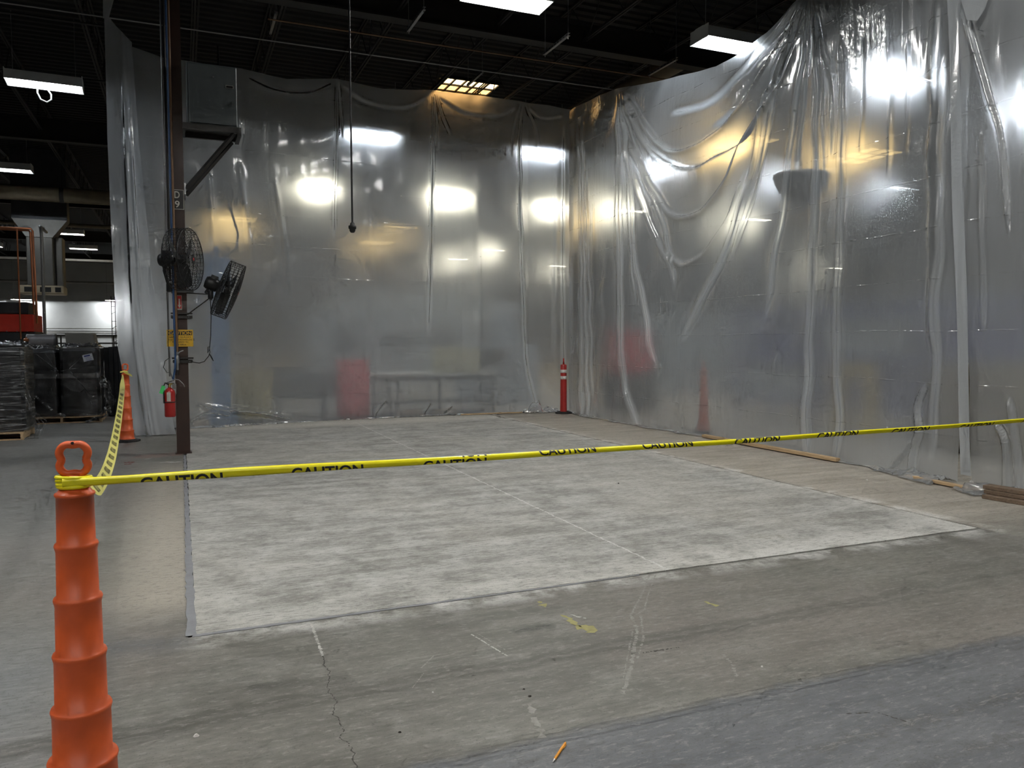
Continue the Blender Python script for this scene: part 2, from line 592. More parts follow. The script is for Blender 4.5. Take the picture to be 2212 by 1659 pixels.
    b.inputs['Specular IOR Level'].default_value = 0.35
    bp = N(nt, 'ShaderNodeBump', Strength=bk, Distance=0.006)
    L(fine, bp.inputs['Height'])
    L(bp.outputs[0], b.inputs['Normal'])
    MATS[name] = m


concrete('concrete_old', 'old')
concrete('concrete_new', 'new')
surf('caulk', (0.25, 0.255, 0.27), 0.6, var=0.15, scale=12)
surf('joint_dark', (0.16, 0.155, 0.14), 0.9, var=0.3)
surf('deck_black', (0.0035, 0.0032, 0.003), 0.8, var=0.4, scale=2.0)
surf('joist_black', (0.008, 0.0065, 0.005), 0.7, var=0.4, scale=3.0)
surf('wall_white', (0.62, 0.63, 0.62), 0.8, var=0.08, scale=0.8)
surf('wall_grey', (0.30, 0.31, 0.32), 0.85, var=0.12, scale=0.5)
surf('dark_paint', (0.05, 0.05, 0.055), 0.55, var=0.3, scale=3)

# ------------------------------------------------------------------ floor
HX0, HX1, HY0, HY1 = 0.0, 5.70, 4.11, 14.75          # opening cut for the new slab
FX0, FX1, FY0, FY1 = -32.0, 46.0, -14.0, 66.0
m = MB()
xs, ys = [FX0, HX0, HX1, FX1], [FY0, HY0, HY1, FY1]
for i in range(3):
    for j in range(3):
        if i == 1 and j == 1:
            continue
        m.add([(xs[i], ys[j], 0), (xs[i + 1], ys[j], 0), (xs[i + 1], ys[j + 1], 0), (xs[i], ys[j + 1], 0)], [(0, 1, 2, 3)])
# walls of the cut
m.add([(HX0, HY0, 0), (HX1, HY0, 0), (HX1, HY1, 0), (HX0, HY1, 0), (HX0, HY0, -.1), (HX1, HY0, -.1), (HX1, HY1, -.1), (HX0, HY1, -.1)],
      [(0, 1, 5, 4), (1, 2, 6, 5), (2, 3, 7, 6), (3, 0, 4, 7), (4, 5, 6, 7)])
floor = tag(m.build('floor', 'concrete_old'), 'worn grey concrete warehouse floor with blue-grey painted aisle', kind='structure')


def ragged_strip(name, mat, parent, p0, p1, w0, w1, z, jag, n=70, seed=0):
    r = np.random.default_rng(seed)
    p0, p1 = np.array(p0), np.array(p1)
    d = (p1 - p0) / np.linalg.norm(p1 - p0)
    e = np.array([-d[1], d[0]])
    mm = MB()
    vs, fs = [], []
    for i in range(n + 1):
        t = i / n
        c = p0 + (p1 - p0) * t
        w = (w0 + (w1 - w0) * t) / 2
        a = c - e * (w + r.uniform(-jag, jag))
        b_ = c + e * (w + r.uniform(-jag, jag))
        vs += [(a[0], a[1], z - .03), (a[0], a[1], z), (b_[0], b_[1], z), (b_[0], b_[1], z - .03)]
        if i:
            k = (i - 1) * 4
            for q in range(3):
                fs.append((k + q, k + 4 + q, k + 5 + q, k + 1 + q))
    mm.add(vs, fs)
    o = mm.build(name, mat, parent)
    fix_normals(o)
    return o


# scratches, chalk marks and paint flakes on the floor, each a paper-thin ragged film
surf('mark_pale', (0.30, 0.292, 0.265), 0.8, var=0.35, scale=25)
surf('mark_white', (0.50, 0.49, 0.46), 0.8, var=0.3, scale=25)
surf('mark_dark', (0.060, 0.058, 0.050), 0.8, var=0.3, scale=25)
surf('mark_yellow', (0.36, 0.33, 0.135), 0.7, var=0.25, scale=30)
surf('mark_red', (0.17, 0.045, 0.038), 0.7, var=0.3, scale=20)


def mark(name, mat, pts, w, jag, seed, z=0.0009, gap=0.0):
    """broken ragged stroke along floor points"""
    r = np.random.default_rng(seed)
    p = np.array(pts, float)
    L = np.concatenate([[0], np.cumsum(np.linalg.norm(np.diff(p, axis=0), axis=1))])
    n = max(6, int(L[-1] / max(w * 0.7, 0.008)))
    t = np.linspace(0, L[-1], n + 1)
    c = np.stack([np.interp(t, L, p[:, 0]), np.interp(t, L, p[:, 1])], 1)
    d = np.gradient(c, axis=0)
    d /= np.linalg.norm(d, axis=1)[:, None] + 1e-9
    e = np.stack([-d[:, 1], d[:, 0]], 1)
    prof = w * np.sqrt(np.clip(np.sin(np.pi * np.clip(np.linspace(0.03, .97, n + 1), 0, 1)), 0, 1)) if n < 14 else np.full(n + 1, w)
    a_ = c - e * (prof * (0.5 + r.uniform(-jag, jag, n + 1)))[:, None] + r.normal(0, w * .12, (n + 1, 2))
    b2 = c + e * (prof * (0.5 + r.uniform(-jag, jag, n + 1)))[:, None]
    wig = np.cumsum(r.normal(0, .004, n + 1)) * (name == 'crack')
    a_[:, 0] += wig; b2[:, 0] += wig
    vs, fs = [], []
    for i in range(n + 1):
        vs += [(a_[i, 0], a_[i, 1], z), (b2[i, 0], b2[i, 1], z)]
        if i and r.random() > gap:
            fs.append((2 * i - 2, 2 * i, 2 * i + 1, 2 * i - 1))
    return MB().add(vs, fs).build(name, mat, floor)


mark('scratch', 'mark_white', [(1.30, 3.60), (1.36, 3.28)], .008, .3, 1, gap=.15)
mark('scratch', 'mark_pale', [(1.33, 3.60), (1.39, 3.30)], .005, .3, 2, gap=.3)
mark('scratch', 'mark_white', [(.59, 4.08), (.583, 3.9), (.575, 3.62)], .012, .4, 3, gap=.15)
mark('crack', 'mark_dark', [(.575, 3.62), (.57, 3.3), (.555, 2.85), (.55, 2.4)], .004, .45, 4, gap=.08)
mark('scratch', 'mark_pale', [(2.66, 4.10), (2.42, 3.80), (2.17, 3.52)], .010, .35, 5, gap=.2)
mark('scratch', 'mark_pale', [(2.17, 3.52), (2.10, 3.34), (1.98, 3.17), (1.80, 2.92), (1.65, 2.73)], .016, .35, 6, gap=.25)
mark('scratch', 'mark_pale', [(2.71, 4.10), (2.44, 3.77), (2.28, 3.56), (2.17, 3.50)], .008, .35, 7, gap=.25)
mark('scratch', 'mark_pale', [(2.22, 3.50), (2.06, 3.22), (1.90, 3.02)], .010, .35, 8, gap=.4)
mark('scratch', 'mark_pale', [(2.06, 3.32), (1.93, 3.14), (1.72, 2.85)], .007, .35, 9, gap=.4)
mark('scratch', 'mark_pale', [(.95, 3.30), (1.05, 3.42)], .006, .3, 10, gap=.2)
mark('scratch', 'mark_pale', [(.86, 3.12), (.95, 3.25)], .005, .3, 11, gap=.2)
mark('scratch', 'mark_pale', [(1.40, 3.90), (1.60, 3.93)], .004, .3, 12, gap=.3)
mark('scratch', 'mark_pale', [(.72, 3.98), (1.02, 4.0)], .004, .3, 13, gap=.3)
mark('scuff', 'mark_pale', [(2.29, 2.90), (2.26, 2.80), (2.19, 2.68)], .012, .5, 14, gap=.35)
mark('scuff', 'mark_pale', [(1.26, 2.83), (1.23, 2.68), (1.19, 2.52)], .022, .5, 15, gap=.45)
mark('scuff', 'mark_dark', [(1.90, 3.07), (2.15, 3.05)], .010, .5, 16, gap=.2)
mark('scuff', 'mark_dark', [(2.35, 2.24), (2.48, 2.20), (2.52, 2.10)], .006, .5, 17, gap=.3)
mark('paint_flake', 'mark_yellow', [(1.835, 3.67), (1.845, 3.60), (1.84, 3.52), (1.85, 3.47)], .030, .4, 18)
mark('paint_flake', 'mark_yellow', [(1.84, 3.49), (1.86, 3.45), (1.885, 3.39)], .085, .3, 19)
mark('paint_flake', 'mark_yellow', [(1.815, 3.92), (1.81, 3.82)], .045, .4, 20, gap=.2)
mark('paint_flake', 'mark_yellow', [(2.67, 3.55), (2.69, 3.44)], .030, .45, 21, gap=.1)
mark('paint_flake', 'mark_white', [(1.88, 3.66), (1.93, 3.57)], .014, .45, 22, gap=.2)
mark('paint_flake', 'mark_red', [(-.67, 10.52), (-.55, 10.54)], .10, .35, 23)
mark('paint_flake', 'mark_red', [(-.66, 10.38), (-.57, 10.40)], .07, .4, 24)
mark('paint_flake', 'mark_white', [(-.45, 10.75), (-.37, 10.78)], .035, .4, 25)
mark('chalk_line', 'mark_white', [(-.27, 10.36), (-.02, 10.34)], .07, .4, 26)

# the new slab itself, standing a hair proud, with broken edges
r_ = np.random.default_rng(3)
pts = []
def edge_pts(a, b, n, jag):
    a, b = np.array(a), np.array(b)
    e = np.array([-(b - a)[1], (b - a)[0]]) / np.linalg.norm(b - a)
    return [tuple(a + (b - a) * i / n + e * r_.uniform(-jag, jag)) for i in range(n)]
sx0, sx1, sy0, sy1 = 0.038, 5.675, 4.135, 14.72
pts = edge_pts((sx0, sy0), (sx1, sy0), 90, .005) + edge_pts((sx1, sy0), (sx1, sy1), 130, .008) + edge_pts((sx1, sy1), (sx0, sy1), 20, .004) + edge_pts((sx0, sy1), (sx0, sy0), 110, .004)
m = MB().prism(pts, 'z', -0.08, 0.003)
slab = tag(m.build('floor_slab', 'concrete_new'), 'fresh pale grey concrete slab patched into the floor', kind='structure')
ragged_strip('joint_filler', 'caulk', slab, (0.018, 4.12), (0.016, 10.9), 0.046, 0.026, 0.0045, 0.006, 110, 1)
ragged_strip('joint_filler', 'caulk', slab, (0.02, 4.120), (2.6, 4.120), 0.030, 0.014, 0.0035, 0.004, 80, 2)
ragged_strip('joint_filler', 'joint_dark', slab, (2.6, 4.120), (5.69, 4.122), 0.02, 0.02, -0.002, 0.003, 80, 4)
ragged_strip('joint_filler', 'joint_dark', slab, (5.688, 4.12), (5.688, 14.7), 0.022, 0.022, -0.003, 0.004, 120, 5)

# ------------------------------------------------------------------ outer walls
DECK = 7.45
def wall(name, mat, a, b, label):
    mm = MB()
    mm.box(((a[0] + b[0]) / 2, (a[1] + b[1]) / 2, DECK / 2), (max(abs(a[0] - b[0]), .3), max(abs(a[1] - b[1]), .3), DECK))
    return tag(mm.build(name, mat), label, kind='structure')
wall_back = wall('wall_back', 'wall_white', (FX0, FY1), (FX1, FY1), 'far white end wall of the warehouse')
wall('wall_left', 'wall_grey', (FX0, FY0), (FX0, FY1), 'grey side wall far to the left')
wall('wall_right', 'wall_grey', (FX1, FY0), (FX1, FY1), 'grey side wall far to the right')
wall('wall_front', 'wall_grey', (FX0, FY0), (FX1, FY0), 'grey wall behind the camera')

# ------------------------------------------------------------------ roof deck with joists, girders and skylights
m = MB()
vs, fs = [], []
yy = FY0
k = 0
prof = [(0.0, 0.0), (0.09, 0.0), (0.12, 0.04), (0.21, 0.04), (0.24, 0.0)]
row = []
y = FY0
while y < 40:                                    # ribs run across the hall
    for py, pz in prof[:-1]:
        row.append((y + py, DECK + pz))
    y += 0.24
row.append((FY1, DECK))
for (a, b_) in row:
    vs += [(FX0, a, b_), (FX1, a, b_)]
for i in range(len(row) - 1):
    fs.append((2 * i, 2 * i + 1, 2 * i + 3, 2 * i + 2))
m.add(vs, fs)
ceiling = tag(m.build('ceiling', 'deck_black'), 'dark ribbed steel roof deck', kind='structure')


def joist_mesh(length, depth):
    """open web joist along +y: chords and zigzag web, three meshes"""
    top, bot, web = MB(), MB(), MB()
    for s in (-1, 1):
        top.box((s * .025, length / 2, -.02), (.03, length, .04))
        bot.box((s * .025, length / 2, -depth), (.03, length, .035))
    n = int(length / 0.6)
    zz = [(0, length * i / n, -0.03 if i % 2 == 0 else -depth) for i in range(n + 1)]
    for i in range(n):
        web.tube([zz[i], zz[i + 1]], 0.011, 4, smooth=False)
    return top, bot, web


jx = [-9.4, -7.6, -5.0, -3.05, -1.35, 0.35, 1.6, 3.3, 4.96, 6.6, 8.2, 9.9, 11.6, 13.3]
proto = None
for i, x in enumerate(jx):
    if proto is None:
        t, b_, w = joist_mesh(60.0, 0.75)
        o = b_.build('joist', 'joist_black', ceiling)
        t.build('top_chord', 'joist_black', o)
        w.build('web', 'joist_black', o)
        proto = o
    else:
        o = copy_tree(proto, ceiling)
    o.location = (x, -4.0, DECK)
for i, (y, z, hh) in enumerate([(0.2, 6.85, .5), (12.35, 6.75, .42), (22.5, 6.7, .5), (33.0, 6.7, .5), (44.0, 6.7, .5), (55.0, 6.7, .5)]):
    g = MB()
    g.box(((FX0 + FX1) / 2, y, z - hh / 2), (FX1 - FX0 - 1, .24, .03))
    g.box(((FX0 + FX1) / 2, y, z + hh / 2), (FX1 - FX0 - 1, .24, .03))
    g.box(((FX0 + FX1) / 2, y, z), (FX1 - FX0 - 1, .02, hh))
    g.build('girder', 'joist_black', ceiling)

# skylights: glowing fibreglass panes in a dark frame under the deck
glow('sky_warm', (1.0, 0.60, 0.22), 2.6, 9.0)
glow('sky_pale', (1.0, 0.78, 0.45), 5.0, 6.0)
glow('sky_amber', (1.0, 0.80, 0.40), 11.0, 3.0)
sky_n = [0]
def skylight(x, y, nx, ny, w, d, label, pale=(), pane='sky_warm'):
    sky_n[0] += 1
    root = bpy.data.objects.new('window_%d' % sky_n[0], None)
    COL.objects.link(root)
    root.location = (x, y, DECK - 0.03)
    tag(root, label, kind='structure')
    fr = MB()
    W_, D_ = nx * w, ny * d
    for i in range(nx + 1):
        fr.box((-W_ / 2 + i * w, 0, 0), (.035, D_ + .035, .06))
    for j in range(ny + 1):
        fr.box((0, -D_ / 2 + j * d, 0), (W_ + .035, .05, .06))
    fr.build('glazing_bar', 'joist_black', root)
    for i in range(nx):
        for j in range(ny):
            p = MB().box((-W_ / 2 + (i + .5) * w, -D_ / 2 + (j + .5) * d, 0.01), (w - .03, d - .05, .012))
            p.build('pane', 'sky_pale' if j in pale else pane, root)
    return root
skylight(6.27, 17.75, 5, 3, 0.27, 0.45, 'orange skylight glowing above the back plastic sheet', (0,))
for (x, y, s, lab) in ((15.8, 19.3, 1.0, 'warm skylight seen blurred through the right plastic sheet, left one'),
                       (20.4, 19.1, 1.1, 'warm skylight seen blurred through the right plastic sheet, right one'),
                       (2.5, 39.7, 1.5, 'far warm skylight behind the blue tower machine'),
                       (10.7, 38.8, 1.5, 'far warm skylight right of the hanging cord'),
                       (10.9, 46.9, 1.4, 'farthest warm skylight low beside the hanging cord'),
                       (19.0, 34.0, 1.3, 'small warm skylight far behind the sheet corner')):
    skylight(x, y, 3, 3, 0.45 * s, 0.6 * s, lab, (), 'sky_amber')

# ------------------------------------------------------------------ high bay fluorescent fixtures
surf("fixture_white", (0.75, 0.76, 0.74), 0.4, var=0.05)
surf('wire_grey', (0.25, 0.25, 0.25), 0.5, 0.5)
glow('tube_cool', (0.84, 0.92, 1.0), TUBE_POWER * 0.64)
glow('tube_neutral', (1.0, 0.99, 0.95), TUBE_POWER * 2.1)


glow('tube_warm', (1.0, 0.95, 0.74), TUBE_POWER * 0.30)
glow('tube_wall', (0.95, 0.98, 1.0), TUBE_POWER * 1.7)


def fixture_proto(tube, n_tubes=3, hang=1.17, drop=-.11):
    root = thing('high_bay_light', 'x', 'ceiling light')
    h = MB()
    h.prism([(-.25, drop), (-.20, .07), (-.09, .10), (.09, .10), (.20, .07), (.25, drop), (.238, drop), (.19, .055), (-.19, .055), (-.238, drop)], 'x', -.62, .62)
    h.box((-.615, 0, .045 + drop / 2), (.012, .46, .09 - drop)); h.box((.615, 0, .045 + drop / 2), (.012, .46, .09 - drop))
    h.build('housing', 'fixture_white', root)
    for i in range(n_tubes):
        y = -.17 + .34 * i / (n_tubes - 1)
        t = MB().tube([(-.57, y, .0), (.57, y, .0)], .015, 3, cap=False)
        t.build('tube', tube, root)
    for s in (-1, 1):
        w = MB().tube([(s * .5, 0, .10), (s * .5, 0, hang)], .006, 5)
        w.build('hanger_wire', 'wire_grey', root)
    return root


LIGHT_Z = 6.3
cool = fixture_proto('tube_cool')
neut = fixture_proto('tube_neutral')
warm = fixture_proto('tube_warm', drop=-.012)
wall_lamp = fixture_proto('tube_wall', hang=2.95, drop=-.012)
used = set()
def light(kind, x, y, label, z=LIGHT_Z, rz=0.0, group=None):
    src = {'c': cool, 'n': neut, 'w': warm, 'l': wall_lamp}[kind]
    o = src if kind not in used else copy_tree(src)
    used.add(kind)
    o.location = (x, y, z)
    o.rotation_euler.z = rz
    o['label'] = label
    o['group'] = group or 'high bay lights'
    return o

light('n', 4.35, 10.45, 'high bay light over the slab cut by the top of the frame', z=6.37)
light('c', 8.25, 10.45, 'high bay light half hidden by the peak of the right sheet')
light('c', 12.4, 10.6, 'brightest light glowing through the right plastic sheet')
light('c', 16.5, 10.6, 'light glowing through the sheet at the far right edge of the photo')
light('c', 4.2, 18.0, 'nearest light glowing through the back sheet beside the hanging cord')
light('c', 8.5, 18.0, 'light glowing through the back sheet left of the corner')
light('w', 4.2, 25.0, 'second row light behind the back sheet left of the cord')
light('w', 8.4, 24.8, 'second row light behind the middle of the back sheet')
light('w', 12.3, 25.4, 'second row light behind the back sheet near the corner')
light('w', 15.5, 25.2, 'second row light behind the right sheet next to the corner')
light('w', 21.2, 25.1, 'small light behind the right sheet above the orange marker')
light('w', 15.3, 38.5, 'fourth row light far behind the corner of the back sheet')
light('w', 15.0, 43.5, 'tiny far light low behind the middle of the back sheet')
light('w', 22.2, 45.0, 'tiny far light low behind the sheet corner')
light('w', 40.0, 39.5, 'tiny light low behind the right sheet between vertical folds')
light('c', -2.2, 16.9, 'bright twin tube light left of the loose sheet flap', rz=0.05)
light('c', -4.3, 25.4, 'light at the left photo edge above the insulated pipe')
light('n', -4.6, 33.5, 'left background light just below the insulated pipe')
light('n', -4.4, 39.1, 'left background light right above the metal duct')
light('n', -4.4, 45.0, 'left background light beyond the duct, right of it')
light('n', -8.6, 45.5, 'left background light at the photo edge beside the duct')
light('l', -10.3, 64.6, 'low light on the far white wall above the red machine', z=4.55)
light('l', -4.4, 64.6, 'low light on the far white wall beside the sheet flap', z=4.6)
for (x, y) in ((-0.1, -3.7), (-4.3, -3.7), (4.3, 3.4), (-0.1, 3.4), (8.4, 3.4), (-4.3, 3.4), (-4.3, 10.5),
               (12.4, 18.0), (16.6, 18.0), (20.7, 10.6), (-8.4, 17.0), (-8.4, 25.0), (20.8, 18.0)):
    light('n' if y < 8 else 'c', x, y, 'high bay light outside the photo above the hall', group='lights outside the photo')

loop = MB().tube([(-2.30, 16.86, 6.31), (-2.32, 16.86, 6.05), (-2.27, 16.86, 5.93), (-2.17, 16.86, 5.89), (-2.10, 16.86, 5.95), (-2.10, 16.86, 6.04), (-2.17, 16.86, 6.15), (-2.20, 16.86, 6.31)], .014, 8)
tag(loop.build('cable_loop', 'fixture_white'), 'white looped cable hanging under the twin tube light', 'cable')

# ------------------------------------------------------------------ plastic sheets
CREASES = (0.48, 0.54)
plastic_sheet_material('poly_right', creases=CREASES, milk=0.32)
plastic_sheet_material('poly_back', creases=CREASES, crinkle=0.12, relief=0.35, gloss=0.8, milk=0.36)
plastic_sheet_material('poly_flap', milk=0.45, creases=(), crinkle=0.1, relief=0.4)
plastic_sheet_material('poly_skirt', milk=0.55, clear=0.35, creases=(), crinkle=0.5, gloss=1.5)
plastic_sheet_material('poly_hem', milk=0.60, clear=0.02, creases=())


def spline(pts, k=6):
    """Catmull-Rom resampling so that folds bend smoothly"""
    p = np.array(pts, float)
    if len(p) < 3:
        return p
    q = np.vstack([2 * p[0] - p[1], p, 2 * p[-1] - p[-2]])
    out = []
    for i in range(1, len(q) - 2):
        for t in np.linspace(0, 1, k, endpoint=False):
            a, b, c, d = q[i - 1], q[i], q[i + 1], q[i + 2]
            out.append(0.5 * (2 * b + (c - a) * t + (2 * a - 5 * b + 4 * c - d) * t * t + (3 * b - a - 3 * c + d) * t ** 3))
    out.append(p[-1])
    return np.array(out)


def apply_folds(S, Z, folds):
    """in-plane shift (dS, dZ) and depth of pleats and ridges; fold = (points, w0, w1, depth, pleat)"""
    dS = np.zeros_like(S); dZ = np.zeros_like(S); D = np.zeros_like(S); BU = np.zeros_like(S)
    for pts, w0, w1, dep, pl in folds:
        pts = spline(pts)
        L = np.linalg.norm(np.diff(pts, axis=0), axis=1)
        cum = np.concatenate([[0], np.cumsum(L)])
        best = np.full(S.shape, 1e9)
        sd = np.zeros_like(S); tt = np.zeros_like(S); ex = np.zeros_like(S); ez = np.zeros_like(S)
        lo, hi = pts.min(0) - 1.2, pts.max(0) + 1.2
        msk = (S > lo[0]) & (S < hi[0]) & (Z > lo[1]) & (Z < hi[1])
        if not msk.any():
            continue
        s_, z_ = S[msk], Z[msk]
        bb = np.full(s_.shape, 1e9); sdm = np.zeros_like(s_); tm = np.zeros_like(s_); exm = np.zeros_like(s_); ezm = np.zeros_like(s_); en = np.zeros_like(s_)
        for i in range(len(pts) - 1):
            a, b = pts[i], pts[i + 1]
            d = (b - a) / max(L[i], 1e-6)
            rs, rz = s_ - a[0], z_ - a[1]
            t = rs * d[0] + rz * d[1]
            tc = np.clip(t, 0, L[i])
            qs, qz = rs - tc * d[0], rz - tc * d[1]
            dist = np.hypot(qs, qz)
            sg = rs * (-d[1]) + rz * d[0]
            up = dist < bb
            bb = np.where(up, dist, bb)
            sdm = np.where(up, sg, sdm); tm = np.where(up, cum[i] + tc, tm)
            exm = np.where(up, -d[1], exm); ezm = np.where(up, d[0], ezm)
            over = np.abs(t - tc)
            en = np.where(up, over, en)
        T = tm / cum[-1]
        w = w0 + (w1 - w0) * T
        fade = np.clip(T / 0.08, 0, 1) * np.clip((1 - T) / 0.12, 0, 1)
        fade = fade * fade * (3 - 2 * fade) * np.exp(-(en / (0.5 * w + 1e-6)) ** 2)
        q = sdm / w
        if pl > 0:
            ins = np.abs(q) < 1
            sh = np.where(ins, -pl * w * np.sin(np.pi * np.clip(q, -1, 1)), 0) * fade
            n = np.where(ins, q, np.sign(q) * np.exp(-(np.abs(q) - 1) / 1.6)) * dep * fade
            dS[msk] += sh * exm; dZ[msk] += sh * ezm; D[msk] += n
            BU[msk] = np.maximum(BU[msk], fade * np.clip(1.25 - np.abs(q), 0, 1) ** 0.7 * min(pl / 0.5, 1.0))
        else:
            D[msk] += dep * np.exp(-q * q) * fade
    return dS, dZ, D, BU


def build_sheet(name, mat, s0, s1, ds, dz, top_pts, place, folds, seed, skirt, wave, bulge=None, pile=None, bottom=None):
    """s runs along the sheet; place(s, n, z) -> x, y, z"""
    s = np.arange(s0, s1 + ds / 2, ds)
    tp = np.array(sorted(top_pts))
    top = np.interp(s, tp[:, 0], tp[:, 1])
    H = 6.2
    nz = int(H / dz)
    h = np.linspace(1, 0, nz)
    S, Hh = np.meshgrid(s, h)
    Z = Hh * top[None, :]
    if bottom is not None:
        Z = Z + (1 - Hh) * np.interp(S, *zip(*bottom))
    dS, dZ, D, BU = apply_folds(S, Z, folds)
    n = D + wave * (0.6 * smooth_noise(S, Z * 0.06, 7, 1.5, seed) + 0.5 * smooth_noise(S, Z * 0.12, 7, 0.55, seed + 1)) * (0.35 + 0.65 * np.clip((top[None, :] - Z) / 1.5, 0, 1))
    n += 0.012 * smooth_noise(S, Z, 8, 0.8, seed + 2)
    if bulge is not None:
        n += bulge(S, Z)
    Zf = np.maximum(Z + dZ, 0.012)
    X, Y, ZZ = place(S + dS, n, Zf)
    P = np.stack([X, Y, ZZ], -1)
    # the hem lies on the floor, crumpled
    if skirt:
        L = skirt(s)
        k = 26
        rows = []
        base_n = n[-1]
        for i in range(1, k + 1):
            t = i / k
            l = L * t
            cr = 0.030 * np.abs(smooth_noise(s, np.full_like(s, l.mean() * 2.2), 7, 0.42, seed + 5)) + 0.010 * np.abs(smooth_noise(s + 3, l * 3, 6, 0.20, seed + 6))
            cr *= pile(s) if pile else 1.0
            cr *= np.minimum(1, (L / 0.25)) * (math.sin(math.pi * min(t * 1.05, 1)) + 0.12)
            side = 0.03 * smooth_noise(s, l, 5, 0.3, seed + 8)
            x, y, z = place(s + dS[-1] + side, base_n + l * (1 + 0.15 * smooth_noise(s, np.zeros_like(s), 6, 0.5, seed + 9)), 0.010 + cr)
            rows.append(np.stack([x, y, z], -1))
        o = grid_mesh(name, P, mat, bunch=BU)
        grid_mesh('floor_hem', np.concatenate([P[-1:], np.stack(rows, 0)], 0), 'poly_skirt', o)
        return o
    return grid_mesh(name, P, mat, bunch=BU)


# right-hand sheet: runs along Y at X = 7.35, inside is -X
def place_right(S, n, Z):
    return 7.35 + 0.05 * np.sin(S * 0.9) - n, S, Z

R_TOP = [(14.45, 6.15), (13.97, 6.12), (13.05, 6.06), (12.43, 5.99), (11.14, 5.73), (9.64, 5.5), (9.13, 5.54), (8.62, 5.63), (8.06, 5.83), (7.75, 6.12),
         (7.0, 5.98), (6.2, 6.05), (5.5, 6.12), (4.4, 6.0), (2.0, 6.1)]
R_FOLDS = [
    ([(14.15, 6.05), (13.95, 5.0), (13.85, 3.0), (13.8, -0.4)], .03, .07, .03, .5),
    ([(13.86, 5.98), (13.72, 3.08), (13.5, -0.4)], .025, .05, .03, .5),
    ([(13.6, 5.0), (13.5, 3.08), (13.35, 0.2)], .02, .06, .02, .35),
    ([(13.3, 4.2), (13.25, 2.4), (13.1, 0.25)], .03, .05, .025, 0),
    ([(12.38, 5.95), (12.27, 3.11), (12.17, 1.08), (11.91, 0.42), (11.5, -0.3)], .03, .075, .035, .55),
    ([(12.3, 5.92), (11.86, 4.18), (11.80, 3.05), (11.44, 2.0), (11.27, 1.32), (11.05, 0.83)], .022, .06, .03, .5),
    ([(12.3, 5.9), (12.0, 4.6), (11.9, 3.2), (11.7, 2.0)], .02, .03, .02, .35),
    ([(12.25, 5.8), (11.79, 4.89), (11.51, 4.22), (11.08, 3.71), (10.78, 2.99), (10.6, 2.2)], .025, .05, .03, .48),
    ([(12.25, 5.86), (11.98, 5.57), (11.48, 5.05), (11.0, 4.67), (10.4, 4.46), (9.49, 4.61), (8.69, 5.17), (7.95, 5.85)], .05, .035, .05, .42),
    ([(12.22, 5.78), (11.6, 4.99), (11.15, 4.58), (10.34, 4.16), (9.62, 4.19), (9.07, 4.32), (8.61, 4.82), (7.93, 5.82)], .05, .035, .06, .48),
    ([(12.05, 5.1), (11.35, 4.15), (10.7, 3.52), (10.02, 3.47), (9.49, 3.8), (9.12, 4.23), (8.35, 4.91), (7.90, 5.75)], .05, .035, .05, .42),
    ([(11.9, 4.6), (11.2, 3.3), (10.6, 2.75), (10.0, 2.8), (9.4, 3.3), (9.0, 3.9)], .06, .03, .04, .25),
    ([(7.96, 5.85), (8.58, 5.5), (9.2, 5.22), (9.81, 5.02), (10.78, 5.09)], .03, .05, .04, .42),
    ([(7.92, 5.85), (8.3, 5.5), (8.8, 5.05), (9.3, 4.75), (9.8, 4.62)], .02, .04, .03, .35),
    ([(7.90, 5.8), (8.21, 5.41), (8.49, 5.05), (8.69, 4.22), (8.87, 3.78), (9.14, 3.26), (9.47, 2.71), (9.87, 2.22), (10.21, 1.73), (10.5, 1.3)], .025, .055, .04, .55),
    ([(7.90, 5.8), (8.14, 5.41), (8.40, 4.95), (8.60, 4.22), (8.80, 3.7), (9.05, 3.15), (9.35, 2.6)], .02, .035, .03, .45),
    ([(7.86, 5.78), (8.08, 5.36), (8.35, 4.91), (8.6, 4.48), (8.96, 3.52), (9.2, 2.9)], .02, .035, .03, .42),
    ([(7.84, 5.78), (7.92, 5.11), (8.03, 4.67), (8.12, 4.3), (8.3, 3.04), (8.63, 1.7)], .02, .04, .03, .45),
    ([(7.82, 5.8), (7.86, 5.1), (7.93, 4.5), (8.05, 3.6)], .02, .035, .025, .35),
    ([(7.80, 5.85), (7.71, 5.27), (7.66, 3.81), (7.69, 2.72), (7.71, 1.87), (7.74, 1.05), (7.75, -0.4)], .025, .06, .035, .52),
    ([(7.76, 5.6), (7.60, 4.7), (7.55, 3.9), (7.5, 3.2)], .015, .03, .02, .3),
    ([(7.72, 5.4), (7.45, 4.6), (7.40, 3.6)], .015, .03, .02, .3),
    ([(7.28, 5.2), (7.23, 3.88), (7.22, 2.87), (7.25, 1.85), (7.22, 1.06), (7.18, 0.34), (7.34, -0.3)], .028, .042, .035, .52),
    ([(6.95, 5.0), (6.9, 4.3), (6.93, 3.6)], .02, .03, .02, 0),
    ([(6.55, 4.9), (6.5, 4.0), (6.52, 3.2)], .03, .03, .025, 0),
    ([(6.3, 4.7), (6.27, 4.0), (6.3, 3.4)], .02, .03, .02, 0),
    ([(5.95, 5.2), (5.92, 4.0), (5.93, 3.2), (5.9, 2.3), (5.9, 1.2)], .05, .08, .05, 0),
    ([(5.82, 4.49), (5.83, 3.55), (5.81, 2.5), (5.86, 1.83), (5.84, 1.03), (5.88, 0.1)], .022, .035, .03, .42),
    ([(5.95, 1.0), (6.05, 0.75), (6.02, 0.5), (6.1, 0.25), (6.12, -0.2)], .014, .02, .05, .4),
    ([(6.1, 0.35), (6.3, 0.12), (6.45, -0.1)], .012, .02, .04, .3),
]

